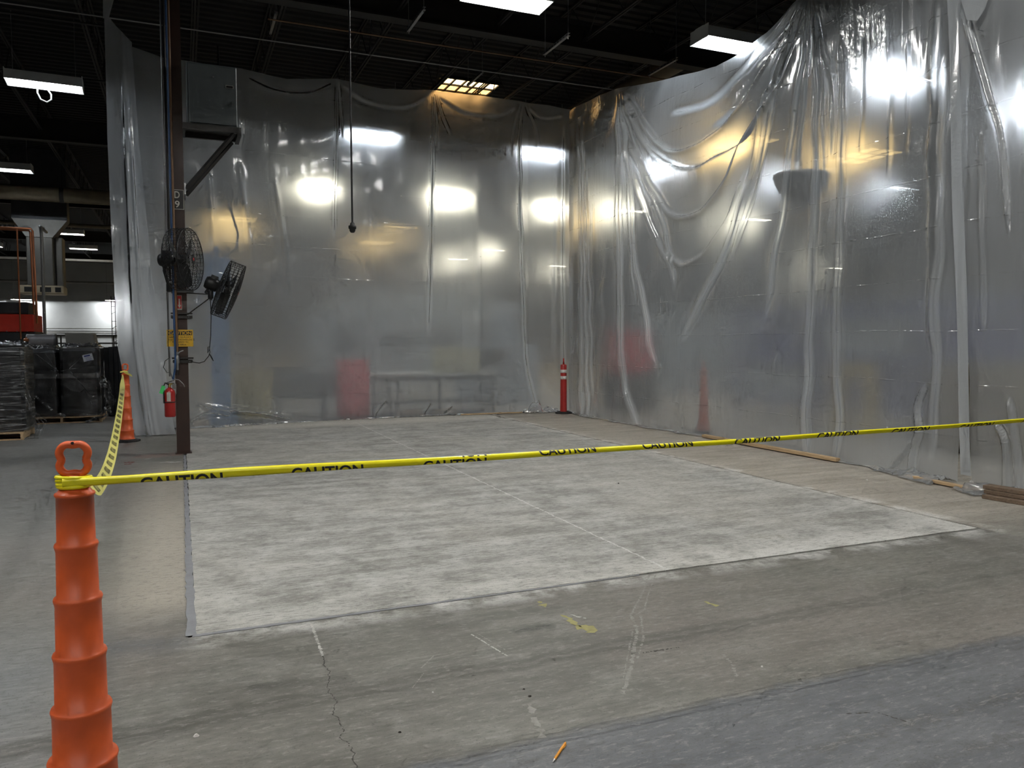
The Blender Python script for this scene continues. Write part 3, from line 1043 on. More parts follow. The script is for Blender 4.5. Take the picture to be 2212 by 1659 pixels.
def skirt_right(s):
    base = 0.10 + 0.05 * smooth_noise(s, np.zeros_like(s), 6, 1.3, 41)
    return np.clip(base, .05, .3) + 0.22 * np.exp(-((s - 5.5) / 0.75) ** 2)

sheet_r = build_sheet('plastic_sheet', 'poly_right', 5.55, 14.45, 0.0115, 0.028, R_TOP, place_right, R_FOLDS, 21, skirt_right, 0.020, pile=lambda s: 1 + 1.4 * np.exp(-((s - 5.75) / 0.45) ** 2),
                      bulge=lambda S, Z: 0.05 * np.exp(-((S - 10.2) / 1.6) ** 2 - ((Z - 4.6) / 1.0) ** 2))
tag(sheet_r, 'tall translucent plastic sheet on the right, hung in swags from two gathered points', 'plastic sheet', 'plastic containment sheets')

# last sheet at the right edge, lapped over the previous one with a doubled hem
def place_lap(S, n, Z):
    return 7.28 + 0.05 * np.sin(S * 0.9) - n, S + 0.062 * np.clip(Z, 0, 6.5), Z
L_FOLDS = [([(5.28, 4.9), (5.07, 3.9), (4.93, 3.35), (4.86, 2.4)], .02, .008, .04, .4), ([(5.12, 3.5), (5.13, 2.6), (5.14, 1.5)], .012, .014, .025, .25),
           ([(4.7, 4.0), (4.68, 3.2), (4.75, 2.4), (4.7, 1.5)], .05, .08, .04, 0), ([(4.9, 0.95), (4.86, 0.55), (4.80, -0.2)], .012, .02, .05, .4),
           ([(5.05, 0.7), (4.95, 0.45), (4.98, -0.2)], .012, .02, .05, .35), ([(4.75, 0.6), (4.6, 0.35), (4.5, -0.1)], .012, .02, .05, .35)]
lap = build_sheet('plastic_sheet', 'poly_right', 2.2, 5.34, 0.0125, 0.03, [(2.0, 6.0), (5.34, 6.1)], place_lap, L_FOLDS, 33,
                  lambda s: 0.30 + 0.12 * smooth_noise(s, s * 0, 5, .9, 4), 0.022, pile=lambda s: 1 + 0.8 * np.exp(-((s - 4.95) / 0.5) ** 2))
tag(lap, 'plastic sheet at the far right edge lapped over its neighbour', 'plastic sheet', 'plastic containment sheets')
# its doubled hem hangs as a flat pale strip
zz = np.linspace(6.0, 0.12, 160)
for k, (dn, w0) in enumerate(((0.012, 0.0), (0.022, 0.004), (0.030, 0.0))):
    cols = np.linspace(0, 0.105, 9)
    S, Z = np.meshgrid(cols, zz)
    y = 5.335 + S - 0.03 + 0.062 * Z + 0.006 * np.sin(Z * 2.1 + k)
    x = 7.28 + 0.05 * np.sin(5.34 * 0.9) - dn - 0.030 - 0.006 * np.sin(Z * 3 + S * 30 + k)
    grid_mesh('hem', np.stack([x, y, Z], -1), 'poly_hem', lap)

# a folded-back corner near the top of the lapped sheet
fc = MB()
fc.add([(7.16, 5.56, 5.02), (7.15, 5.18, 4.92), (7.13, 5.27, 4.62), (7.12, 5.34, 4.53), (7.13, 5.46, 4.58), (7.15, 5.54, 4.80)], [(5, 2, 1, 0), (5, 4, 3, 2)])
fc.build('folded_corner', 'poly_hem', lap)

# back sheet: runs along X
def place_back(S, n, Z):
    y0 = np.interp(S, [-0.75, 0.1, 1.5, 3.3, 5.2, 6.6, 7.5], [14.1, 14.25, 14.55, 14.8, 14.88, 14.75, 14.45])
    return S, y0 * 0 + y0 - n, Z
B_TOP = [(-0.75, 6.20), (-0.6, 6.18), (-0.17, 6.10), (0.09, 6.12), (0.6, 6.13), (1.07, 6.17), (1.85, 6.13), (2.74, 6.29), (3.64, 6.24), (4.62, 6.35), (5.6, 6.36), (6.45, 6.32), (7.0, 6.27), (7.5, 6.18)]
B_FOLDS = [
    ([(2.75, 6.3), (2.73, 5.17), (2.68, 4.16), (2.66, 3.3)], .012, .03, .025, .42), ([(2.78, 6.28), (2.82, 5.7), (2.84, 5.2)], .01, .02, .02, .3),
    ([(2.7, 6.22), (2.2, 5.95), (1.6, 5.92), (1.1, 6.05)], .03, .03, .03, .3), ([(2.8, 6.2), (3.3, 5.95), (4.0, 5.93), (4.55, 6.2)], .03, .03, .03, .25),
    ([(4.64, 6.33), (4.6, 4.6), (4.57, 3.3), (4.5, 1.5)], .012, .05, .03, .45), ([(4.68, 6.3), (4.85, 5.8), (5.0, 5.5)], .012, .02, .02, .3), ([(4.62, 6.3), (4.7, 5.7), (4.68, 5.2)], .012, .02, .02, .3),
    ([(4.7, 6.25), (5.3, 6.0), (6.0, 6.0), (6.4, 6.2)], .03, .03, .03, .3),
    ([(6.5, 6.3), (6.42, 5.6), (6.45, 3.4), (6.50, 2.15), (6.56, 1.0), (6.72, 0.26), (6.8, -0.3)], .012, .045, .03, .5),
    ([(6.45, 6.28), (6.3, 5.8), (6.25, 5.2)], .01, .02, .02, .3), ([(6.55, 6.28), (6.75, 5.8), (6.8, 5.4)], .01, .02, .02, .3),
    ([(6.6, 6.2), (6.9, 6.0), (7.3, 6.05)], .02, .03, .03, .25),
    ([(7.3, 6.0), (7.28, 4.0), (7.3, -0.4)], .03, .05, .03, .4), ([(7.12, 5.0), (7.12, 3.0), (7.1, 1.0)], .03, .05, .02, .2),
    ([(0.2, 0.42), (0.6, 0.30), (1.2, 0.22), (1.9, 0.05)], .03, .03, .05, .45), ([(0.1, 0.12), (0.4, 0.25), (0.8, 0.17)], .03, .03, .05, .4),
    ([(3.4, 0.05), (3.55, 0.25), (3.65, 0.33)], .015, .02, .04, .4), ([(4.4, 0.04), (4.55, 0.25)], .015, .02, .03, .4), ([(4.8, 0.04), (5.0, 0.18)], .015, .02, .03, .4),
    ([(1.0, 4.6), (1.1, 3.6), (1.2, 2.6)], .04, .06, .02, 0), ([(1.6, 4.4), (1.75, 3.2), (1.8, 2.2)], .04, .06, .02, 0), ([(0.5, 4.4), (0.55, 3.2), (0.5, 2.2)], .04, .06, .02, 0),
    ([(3.3, 4.4), (3.35, 2.2), (3.3, 0.6)], .06, .08, .02, 0), ([(5.5, 4.6), (5.55, 2.2), (5.5, 0.6)], .08, .08, .03, 0),
]
back = build_sheet('plastic_sheet', 'poly_back', -0.75, 7.5, 0.0125, 0.028, B_TOP, place_back, B_FOLDS, 51,
                   lambda s: np.clip(0.10 + 0.05 * smooth_noise(s, s * 0, 6, .9, 14), .05, .3) + 0.14 * np.exp(-((s - 6.75) / 0.5) ** 2), 0.016, pile=lambda s: 1 + 3.0 * np.exp(-((s - 6.8) / 0.5) ** 2) + 1.5 * np.exp(-((s - 0.5) / 0.5) ** 2))
tag(back, 'broad translucent plastic sheet across the back with lights glowing through', 'plastic sheet', 'plastic containment sheets')

# loose end of the sheet hanging as a narrow flap left of the column
zz = np.linspace(0, 1, 240)
uu = np.linspace(0, 1, 80)
U, V = np.meshgrid(uu, zz)
Zt = 6.46 - 0.45 * U ** 0.8
Z = Zt * (1 - V) + 0.02 * V
xl = np.interp(Z, [0.0, 0.06, 1.39, 3.14, 4.53, 6.46], [-0.66, -0.69, -0.89, -0.935, -0.95, -0.945])
xr = np.interp(Z, [0.0, 0.29, 2.46, 4.57, 6.01, 6.5], [-0.10, -0.15, -0.38, -0.52, -0.58, -0.60])
topn = np.clip((Z - 6.0) / 0.46, 0, 1)
X = xl + (xr - xl) * U
ln = 0.35 + 0.30 * (1 - V)
n = (0.035 * np.exp(-((U - ln) / 0.07) ** 2) + 0.025 * np.exp(-((U - ln - .17) / 0.05) ** 2) - 0.02 * np.exp(-((U - ln + .2) / 0.12) ** 2)) * np.clip(V * 3, 0.2, 1) + 0.008 * smooth_noise(U * 1.0, Z * 0.12, 5, 0.5, 61) + 0.008 * smooth_noise(U, Z, 6, 0.7, 62)
Y = 13.42 - n - 0.06 * V ** 8
flap = grid_mesh('plastic_sheet', np.stack([X, Y, Z], -1), 'poly_flap')
tag(flap, 'narrow loose plastic flap hanging left of the brown column', 'plastic sheet', 'plastic containment sheets')
pk = MB()
pk.add([(-0.96, 13.40, 6.30), (-0.88, 13.41, 6.33), (-0.83, 13.40, 6.52), (-0.90, 13.42, 6.62), (-0.95, 13.41, 6.78), (-0.74, 13.38, 6.70), (-0.80, 13.40, 6.63)],
       [(0, 1, 2, 3), (3, 4, 0), (3, 2, 6), (3, 6, 5, 4)])
pk.build('torn_corner', 'poly_flap', flap)

# ------------------------------------------------------------------ delineator cones
surf('cone_orange', (0.76, 0.125, 0.03), 0.42, var=0.12, scale=10, bump=0.05)
surf('cone_red', (0.45, 0.030, 0.025), 0.45, var=0.12, scale=10)
surf('band_white', (0.78, 0.76, 0.72), 0.5, var=0.08)
surf('rubber_black', (0.02, 0.02, 0.02), 0.75, var=0.3)


def handle_path(w, h, n=64):
    """outline of the finger-grip loop in its own plane"""
    out = []
    for i in range(n):
        a = 2 * math.pi * i / n
        c, s = math.cos(a), math.sin(a)
        r = (abs(c) ** 3.2 + abs(s) ** 3.2) ** (-1 / 3.2)
        x, z = r * c * w, r * s * h
        # finger bumps on both sides and a dent in the top and bottom
        x -= math.copysign(1, x) * 0.0045 * math.exp(-((z + .002) / 0.010) ** 2) * (abs(c) > .5)
        x += math.copysign(1, x) * 0.002 * math.exp(-((abs(z) - .022) / 0.012) ** 2) * (abs(c) > .5)
        if abs(s) > .6:
            z -= math.copysign(1, z) * 0.0035 * math.exp(-(x / 0.012) ** 2)
        out.append((x, z))
    return out


def cone_proto(body_mat, name, banded=False):
    root = thing(name, 'x', 'safety cone')
    stages = [(0.035, .108, .1), (0.158, .0958, .1), (0.320, .0824, .084), (0.490, .0725, .0745), (0.663, .0648, .0665), (0.829, .0577, .0595), (0.997, .0528, .0528)]
    if banded:
        prof = [(.07, .03), (.066, .3), (.064, .82), (.064, .985), (.05, 1.0), (.02, 1.0)]
        MB().lathe(prof, 28).build('body', body_mat, root)
        for z0, z1 in ((.70, .765), (.83, .895)):
            MB().lathe([(.0645, z0), (.0672, z0 + .002), (.0672, z1 - .002), (.0645, z1)], 28).build('reflective_band', 'band_white', root)
        zb, zn = 1.0, 1.0
        nk = MB().lathe([(.022, .985), (.018, 1.04)], 14)
        nk.build('neck', body_mat, root)
    else:
        prof = [(.120, .012), (.116, .025), (.108, .035)]
        for i in range(len(stages) - 1):
            z, r, _ = stages[i]
            z2, r2, rt = stages[i + 1]
            prof += [(r + .002, z), (r + .0035, z + .006), (r + .001, z + .013), (r2 + .0005, z + .017), (r2 - .003 if False else r2 - .001, z2 - .012)]
        z, r, _ = stages[-1]
        prof += [(r + .001, z - .012), (r + .0035, z - .006), (r + .002, z - .001), (r - .004, z + .002), (.036, z + .018), (.026, z + .034), (.020, z + .055)]
        MB().lathe(prof, 40).build('body', body_mat, root)
        rb = MB()
        for s in (-1, 1):
            rb.prism([(s * .016, .992), (s * .046, .995), (s * .028, 1.020), (s * .018, 1.045)], 'y', -.007, .007)
        rb.box((0, -.024, 1.012), (.012, .028, .035)); rb.box((0, .024, 1.012), (.012, .028, .035))
        rb.build('neck_rib', body_mat, root)
    hp = handle_path(.038, .0465)
    hz = 1.098 if not banded else 1.075
    pts = [(x, 0, hz + z) for x, z in hp]
    h = MB().tube(pts + [pts[0]], .0115, 10, cap=False)
    h.box((0, 0, hz + .046), (.03, .020, .020), ch=.006)
    h.build('handle', body_mat, root)
    ey = MB().tube([(0, -.0125, hz + .050), (0, .0125, hz + .050)], .0045, 8)
    ey.build('eyelet', 'rubber_black', root)
    b = MB()
    oc = [(.18 * math.cos(math.pi / 8 + k * math.pi / 4), .18 * math.sin(math.pi / 8 + k * math.pi / 4)) for k in range(8)]
    b.prism(oc, 'z', 0.0, 0.028)
    b.lathe([(.14, .028), (.13, .04), (.10, .042)], 24)
    b.build('base', 'rubber_black', root)
    return root


VIEW = -0.13
c1 = cone_proto('cone_orange', 'delineator_cone')
c1.location = (-0.308, 2.701, 0); c1.rotation_euler.z = -0.11
tag(c1, 'big stepped orange delineator cone in the left foreground with tape tied on', 'safety cone', 'delineator cones')
c2 = copy_tree(c1); c2.location = (-0.76, 12.80, 0); c2.rotation_euler.z = 0.5
tag(c2, 'small orange cone standing farther back beside the loose plastic flap')
c3 = copy_tree(c1); c3.location = (7.72, 10.32, 0); c3.rotation_euler.z = 0.9
tag(c3, 'blurred orange cone standing behind the right plastic sheet')
c4 = copy_tree(c1); c4.location = (4.78, 2.69, 0); c4.rotation_euler.z = 0.1
tag(c4, 'orange cone past the right photo edge holding the tape end')
st = cone_proto('cone_red', 'marker_post', True)
st.location = (7.18, 14.28, 0); st.rotation_euler.z = 1.2
tag(st, 'red marker post with two white bands in the sheet corner', 'marker post')

# ------------------------------------------------------------------ caution tape
surf('tape_yellow', (1.0, 0.87, 0.012), 0.32, var=0.10, scale=5, stretch=(1, 1, 6))
surf('tape_ink', (0.014, 0.013, 0.012), 0.45, var=0.2)


def text_mesh(body, offset=0.0):
    """built-in font as (verts, faces) normalised to cap height 1 and total width 1"""
    cu = bpy.data.curves.new('t', 'FONT')
    cu.body = body
    cu.offset = offset
    cu.resolution_u = 4
    ob = bpy.data.objects.new('t', cu)
    COL.objects.link(ob)
    dg = bpy.context.evaluated_depsgraph_get()
    ev = ob.evaluated_get(dg)
    me = bpy.data.meshes.new_from_object(ev)
    v = np.array([tuple(p.co) for p in me.vertices])
    f = [tuple(p.vertices) for p in me.polygons]
    COL.objects.unlink(ob)
    bpy.data.objects.remove(ob); bpy.data.curves.remove(cu); bpy.data.meshes.remove(me)
    x0, x1 = v[:, 0].min(), v[:, 0].max()
    y0, y1 = v[:, 1].min(), v[:, 1].max()
    v[:, 0] = (v[:, 0] - x0) / (x1 - x0)
    v[:, 1] = (v[:, 1] - y0) / (y1 - y0)
    return v, f


def cut_text(v, f, lo, hi, cuts=()):
    """keep only lo<y<hi, with extra edges at the given heights"""
    import bmesh
    me = bpy.data.meshes.new('t')
    me.from_pydata([tuple(p) for p in v], [], f)
    bm = bmesh.new(); bm.from_mesh(me)
    for yv, clear_out, clear_in in [(lo, False, True), (hi, True, False)] + [(c, False, False) for c in cuts]:
        g = list(bm.verts) + list(bm.edges) + list(bm.faces)
        bmesh.ops.bisect_plane(bm, geom=g, plane_co=(0, yv, 0), plane_no=(0, 1, 0), clear_outer=clear_out, clear_inner=clear_in)
    bmesh.ops.triangulate(bm, faces=list(bm.faces))
    bm.verts.index_update()
    vv = np.array([tuple(p.co) for p in bm.verts]) if bm.verts else np.zeros((0, 3))
    ff = [tuple(q.index for q in p.verts) for p in bm.faces]
    bm.free(); bpy.data.meshes.remove(me)
    return vv, ff


CAUTION = text_mesh('CAUTION', 0.026)
tape = thing('caution_tape', 'long yellow caution tape stretched taut across the photo', 'caution tape', (0, 0, 0), group='caution tapes')
TX0, TX1 = -0.335, 4.80
def tape_w(x):
    return float(np.interp(x, [-.33, -.15, .1, .6, 1.5, 4.2, 4.8], [.028, .025, .031, .025, .0205, .0215, .024]))
def tape_c(x):
    t = (x - TX0) / (TX1 - TX0)
    return 1.034 + 0.020 * t - 0.012 * math.sin(math.pi * min(max(t, 0), 1)) + 0.0012 * math.sin(x * 5.1)
CS = [(-.5, 0.0), (-.32, -.0050), (0, -.0072), (.32, -.0050), (.5, 0.0)]
def tape_p(x, v, lift=0.0):
    """v from 0 (lower fold) to 1 (upper fold) on the front face"""
    w = tape_w(x)
    tilt = 0.25 * math.sin(x * 1.3)
    yo = float(np.interp(v - .5, [c[0] for c in CS], [c[1] for c in CS]))
    return (x, 2.660 + yo - lift + tilt * (v - .5) * w, tape_c(x) + (v - .5) * w)
xs_ = np.linspace(TX0, TX1, 140)
vs, fs = [], []
ring = [(c[0] + .5, 1) for c in CS] + [(c[0] + .5, -1) for c in CS[::-1]][1:-1]
for x in xs_:
    for v, sd in ring:
        p = tape_p(x, v)
        vs.append(p if sd > 0 else (p[0], 2.660 - (p[1] - 2.660) * 0.5 + .001, p[2]))
n = len(ring)
for i in range(len(xs_) - 1):
    for k in range(n):
        j = (k + 1) % n
        fs.append((i * n + k, (i + 1) * n + k, (i + 1) * n + j, i * n + j))
mm = MB().add(vs, fs, 0, True)
o = mm.build('ribbon', 'tape_yellow', tape); fix_normals(o)
# wraps of tape round the cone neck
wp = MB()
for k, z in enumerate((1.020, 1.028, 1.036, 1.044)):
    pts = []
    for i in range(25):
        a = 2 * math.pi * i / 24
        pts.append((-0.308 + (.043 + .001 * k) * math.cos(a), 2.690 + (.030) * math.sin(a), z + .003 * math.sin(a + k * 1.4)))
    wp.tube(pts, .0068, 6, cap=False)
wp.build('knot', 'tape_yellow', tape)
WORDS = [(.62, 1.45, 0), (.62, 1.45, 0), (.58, 1.45, 1), (1.66, 1.45, 0), (1.58, 1.45, 0), (1.12, 1.35, 0), (1.05, 1.35, 0), (.86, 1.25, 0), (.70, 1.25, 0), (.66, 1.25, 0), (.6, 1.25, 0)]
for k, (vt, hh, dbl) in enumerate(WORDS):
    xa = -0.1243 + 0.4529 * k
    ln = 0.240
    rows = [(vt - hh, hh)] + ([(.80, 1.45)] if dbl else [])
    for q, (v0, h2) in enumerate(rows):
        lo, hi = (0.02 - v0) / h2, (0.985 - v0) / h2
        if hi <= 0 or lo >= 1:
            continue
        v, f = cut_text(*CAUTION, max(lo, -.01), min(hi, 1.01), [((c[0] + .5) - v0) / h2 for c in CS[1:-1]])
        if q == 1:
            v, f = v, [t for t in f if v[list(t), 0].mean() > 0.55]
        pv = []
        for p in v:
            x = xa + p[0] * ln - (0.004 * (p[1] - .5) if k < 5 else -0.012 * (p[1] - .5))
            pv.append(tape_p(x, v0 + p[1] * h2, 0.0007))
        MB().add(pv, f).build('lettering', 'tape_ink', tape)

# slack tape hanging from the front cone back to the far cone
surf('tape_pale', (0.95, 0.88, 0.22), 0.35, var=0.08, scale=5)
tape2 = thing('caution_tape', 'slack pale yellow caution tape sagging back to the far orange cone', 'caution tape', (0, 0, 0), group='caution tapes')
PA, PB = np.array([-0.290, 2.735, 1.030]), np.array([-0.785, 12.73, 1.035])
_t = np.linspace(0, 1, 401)
_z = np.interp(_t, [0, .03, .08, .12, .18, .24, .32, .42, .55, .7, .85, .95, 1], [1.03, .945, .861, .815, .76, .722, .69, .685, .70, .74, .82, .94, 1.035])
SAG_T = _t[10:-10]
SAG_Z = np.convolve(_z, np.ones(21) / 21, 'valid')
def t2(t, v, lift=0.0):
    p = PA + (PB - PA) * t
    zt = float(np.interp(t, SAG_T, SAG_Z))
    a = float(np.interp(t, [0, .04, .10, .3, .7, .93, 1], [1.1, .75, .5, .85, 1.0, 1.1, .4]))     # roll of the ribbon
    w = .070 * float(np.interp(t, [0, .03, .08, .9, 1], [.3, .7, 1, 1, .3]))
    d = np.array([math.sin(a) * -0.95, -math.sin(a) * .30, math.cos(a)])
    nrm = np.array([-math.cos(a), -.3, -math.sin(a)])
    q = np.array([p[0], p[1], zt]) + d * (v - .5) * w + nrm * lift
    return tuple(q)
ts = np.concatenate([np.linspace(0, .2, 60), np.linspace(.2, 1, 90)[1:]])
vs, fs = [], []
for t in ts:
    for v in (0, .33, .66, 1):
        vs.append(t2(t, v))
for i in range(len(ts) - 1):
    for k in range(3):
        fs.append((i * 4 + k, i * 4 + 4 + k, i * 4 + 5 + k, i * 4 + 1 + k))
MB().add(vs, fs, 0, True).build('ribbon', 'tape_pale', tape2)
LT = np.linalg.norm(PB - PA)
for k in range(19):
    t0 = .035 + k * .4529 / (LT * 1.05)
    if t0 > .94: break
    v, f = cut_text(*CAUTION, -.01, 1.01, (.33, .66))
    pv = [t2(t0 + (1 - p[0]) * .24 / LT, .20 + .6 * p[1], lf) for lf in (.0012, -.0012) for p in v]
    n0 = len(v)
    MB().add(pv, list(f) + [tuple(i + n0 for i in q) for q in f]).build('lettering', 'tape_ink', tape2)
kn = MB()
kn.tube([(-0.815, 12.74, 1.03), (-0.770, 12.73, 1.042), (-0.725, 12.76, 1.03), (-0.770, 12.86, 1.025), (-0.815, 12.74, 1.03)], .012, 6)
kn.add([(-.77, 12.74, 1.04), (-.68, 12.73, .995), (-.66, 12.73, .96), (-.70, 12.74, .975), (-.78, 12.74, 1.02)], [(0, 1, 2, 3, 4)])
kn.build('knot', 'tape_pale', tape2)

# ------------------------------------------------------------------ brown steel column and what is fixed to it
surf('column_brown', (0.042, 0.020, 0.014), 0.5, var=0.25, scale=4, bump=0.05)
surf('steel_dark', (0.035, 0.032, 0.030), 0.45, 0.4, var=0.3)
surf('steel_grey', (0.30, 0.30, 0.30), 0.35, 0.8, var=0.2)
surf('box_grey', (0.115, 0.13, 0.135), 0.45, var=0.08, scale=3)
surf('sign_yellow', (0.72, 0.42, 0.02), 0.45, var=0.2, scale=14)
surf('sign_black', (0.012, 0.011, 0.010), 0.5, var=0.2)
surf('sign_white', (0.60, 0.58, 0.52), 0.5, var=0.1)
surf('sign_red', (0.50, 0.02, 0.02), 0.5, var=0.1)
surf('hose_blue', (0.025, 0.075, 0.20), 0.45, var=0.2)
surf('pipe_tan', (0.22, 0.13, 0.07), 0.5, 0.2, var=0.2)
surf('cable_black', (0.012, 0.012, 0.012), 0.5, var=0.2)
surf('fan_black', (0.020, 0.020, 0.021), 0.42, 0.3, var=0.3)
surf('ext_red', (0.42, 0.02, 0.018), 0.3, var=0.1, coat=0.3)
surf('tag_green', (0.06, 0.62, 0.16), 0.6, var=0.05)
surf('brass', (0.45, 0.33, 0.12), 0.35, 0.9, var=0.2)

CY = 11.16                                   # column centre
col = thing('steel_column', 'brown steel column standing at the back left corner of the slab', 'column', (0.005, CY, 0))
part('front_flange', 'column_brown', col, lambda m: m.box((0, -.075, 3.72), (.162, .012, 7.44)))
part('back_flange', 'column_brown', col, lambda m: m.box((0, .075, 3.72), (.162, .012, 7.44)))
part('web', 'column_brown', col, lambda m: m.box((0, 0, 3.72), (.010, .14, 7.44)))
part('base_plate', 'column_brown', col, lambda m: m.box((0, 0, .006), (.20, .20, .012)))
FY = CY - .081                               # front face

# grey electrical cabinet on a bracket shelf high on the column
cab = thing('electrical_cabinet', 'dark grey electrical cabinet on the high bracket shelf of the column', 'cabinet', (0.445, 11.20, 4.26))
part('body', 'box_grey', cab, lambda m: m.box((0, 0, .39), (.61, .42, .78), ch=.008))
part('front_cover', 'box_grey', cab, lambda m: m.box((.01, -.216, .39), (.575, .012, .74), ch=.004))
pl = part('name_plate', 'sign_white', cab, lambda m: m.box((.215, -.2235, .515), (.095, .004, .040)))
pp = MB(); pp.box((.215, -.2262, .515), (.083, .0016, .028)); pp.build('plate_face', 'sign_black', pl)
part('latch', 'steel_grey', cab, lambda m: (m.box((.02, -.226, .62), (.018, .012, .012)), m.box((.245, -.226, .30), (.01, .012, .05))))
br = thing('bracket_shelf', 'triangular dark steel bracket shelf carrying the grey cabinet', 'bracket', (0, CY, 0))
part('shelf_frame', 'steel_dark', br, lambda m: (m.box((.44, -.22, 4.215), (.70, .05, .075)), m.box((.44, .24, 4.215), (.70, .05, .075)), m.box((.765, .01, 4.20), (.05, .50, .10)), m.box((.10, .01, 4.215), (.03, .48, .075)), m.box((.44, .01, 4.247), (.68, .46, .012))))
for yy in (-.22, .24):
    bm_ = MB(); bm_.tube([(.70, yy, 4.17), (.11, yy, 3.42)], .030, 4, smooth=False); bm_.build('diagonal_brace', 'steel_dark', br)
part('foot_plate', 'steel_grey', br, lambda m: (m.box((.095, -.19, 3.42), (.02, .09, .14)), m.box((.095, .2, 3.42), (.02, .09, .14))))

# bay sign D / 9
sg = thing('bay_sign', 'black bay sign with white border reading D over 9', 'sign', (0.0, FY, 3.30))
part('panel', 'sign_black', sg, lambda m: m.box((0, -.004, 0), (.165, .006, .26)))
part('border', 'sign_white', sg, lambda m: [m.box(p, s) for p, s in (((0, -.008, .123), (.160, .002, .006)), ((0, -.008, -.123), (.160, .002, .006)), ((-.077, -.008, 0), (.006, .002, .25)), ((.077, -.008, 0), (.006, .002, .25)))])
def flat_text(body, w, h, at, mat, parent, name='lettering', off=0.012, y=-.0095):
    v, f = text_mesh(body, off)
    return MB().add([(at[0] + (p[0] - .5) * w, y, at[1] + (p[1] - .5) * h) for p in v], f).build(name, mat, parent)
flat_text('D', .062, .088, (0, .060), 'sign_white', sg)
flat_text('9', .056, .088, (0, -.060), 'sign_white', sg)

# yellow caution sign
cs = thing('caution_sign', 'yellow and black CAUTION safety glasses sign on the brown column', 'sign', (-.006, FY - .030, 1.515))
part('panel', 'sign_yellow', cs, lambda m: m.box((0, 0, 0), (.316, .004, .218), ch=.0015))
part('header', 'sign_black', cs, lambda m: m.box((0, -.003, .066), (.292, .002, .056)))
flat_text('CAUTION', .272, .044, (0, .066), 'sign_yellow', cs, 'header_lettering', .02, -.0046)
for i, (t, w) in enumerate((('SAFETY GLASSES', .262), ('WITH SIDESHIELDS', .285), ('REQUIRED IN', .190), ('THIS AREA', .150))):
    flat_text(t, w, .022, (0, .014 - .033 * i), 'sign_black', cs, 'lettering', .008, -.0030)
part('fixing_strap', 'steel_grey', cs, lambda m: (m.box((0, .016, .0), (.02, .03, .02)), m.box((.165, -.004, -.02), (.012, .012, .03))))

# red arrow sign
ars = thing('arrow_sign', 'small red sign with white down arrow behind the conduit', 'sign', (-.004, FY, 1.975))
part('panel', 'sign_white', ars, lambda m: m.box((0, -.003, 0), (.062, .004, .19)))
part('red_field', 'sign_red', ars, lambda m: m.box((0, -.0056, .006), (.050, .0016, .165)))
part('arrow', 'sign_white', ars, lambda m: m.add([(-.009, -.0068, .05), (.009, -.0068, .05), (.009, -.0068, -.03), (.021, -.0068, -.03), (0, -.0068, -.07), (-.021, -.0068, -.03), (-.009, -.0068, -.03)], [(0, 1, 2, 3, 4, 5, 6)]))

# conduits and hoses beside the column
def pipe(name, label, cat, mat, pts, r, n=8, group=None, clips=()):
    o = MB().tube(pts, r, n).build(name, mat)
    return tag(o, label, cat, group)
pipe('conduit', 'thin grey steel conduit running up left of the brown column', 'conduit', 'steel_grey', [(-.142, 11.06, 7.4), (-.142, 11.06, 2.2), (-.140, 11.06, 1.3), (-.139, 11.06, 1.02)], .011)
pipe('conduit', 'dark round conduit between the grey conduit and the column', 'conduit', 'steel_dark', [(-.108, 11.07, 7.4), (-.108, 11.07, 2.25)], .016)
pipe('air_hose', 'blue air hose running down the left side of the column', 'hose', 'hose_blue', [(-.078, 11.02, 7.2), (-.075, 11.02, 3.0), (-.070, 11.015, 1.5), (-.066, 11.01, 1.25), (-.075, 11.0, 1.12), (-.10, 11.0, .98)], .013)
pipe('drop_pipe', 'tan drop pipe fixed to the left edge of the column', 'pipe', 'pipe_tan', [(-.052, 11.03, 7.2), (-.050, 11.03, 3.0), (-.044, 11.03, 1.33)], .017)
vb = thing('air_valve', 'grey ball valve at the bottom of the tan drop pipe', 'valve', (-.045, 11.02, 1.24))
part('body', 'steel_grey', vb, lambda m: m.lathe([(.012, -.14), (.018, -.13), (.018, -.06), (.026, -.04), (.026, .03), (.018, .05), (.02, .10)], 12, close=True))
part('lever', 'steel_grey', vb, lambda m: m.tube([(0, -.03, .06), (.035, -.04, .10), (.075, -.04, .115)], .008, 6))
part('drain', 'steel_dark', vb, lambda m: m.tube([(0, 0, -.12), (0, 0, -.20)], .014, 8))

for i, (z, lab) in enumerate(((2.125, 'slotted steel clamp under the large fan'), (1.79, 'dark steel clamp below the red arrow sign'), (1.21, 'lower steel clamp holding the hose valve'))):
    cl = thing('column_clamp', lab, 'clamp', (0, CY, z), group='column clamps')
    part('front_bar', 'steel_dark' if i else 'steel_grey', cl, lambda m: m.box((.02, -.10, 0), (.30 - .04 * i, .03, .038)))
    part('back_bar', 'steel_dark', cl, lambda m: m.box((.02, .10, 0), (.24, .03, .038)))
    part('bolt', 'steel_grey', cl, lambda m: (m.tube([(.105, -.13, 0), (.105, .13, 0)], .006, 6), m.tube([(-.098, -.13, 0), (-.098, .13, 0)], .006, 6)))
    if i:
        part('strut', 'steel_dark', cl, lambda m: m.box((.02, -.105, .045), (.26, .025, .02)))


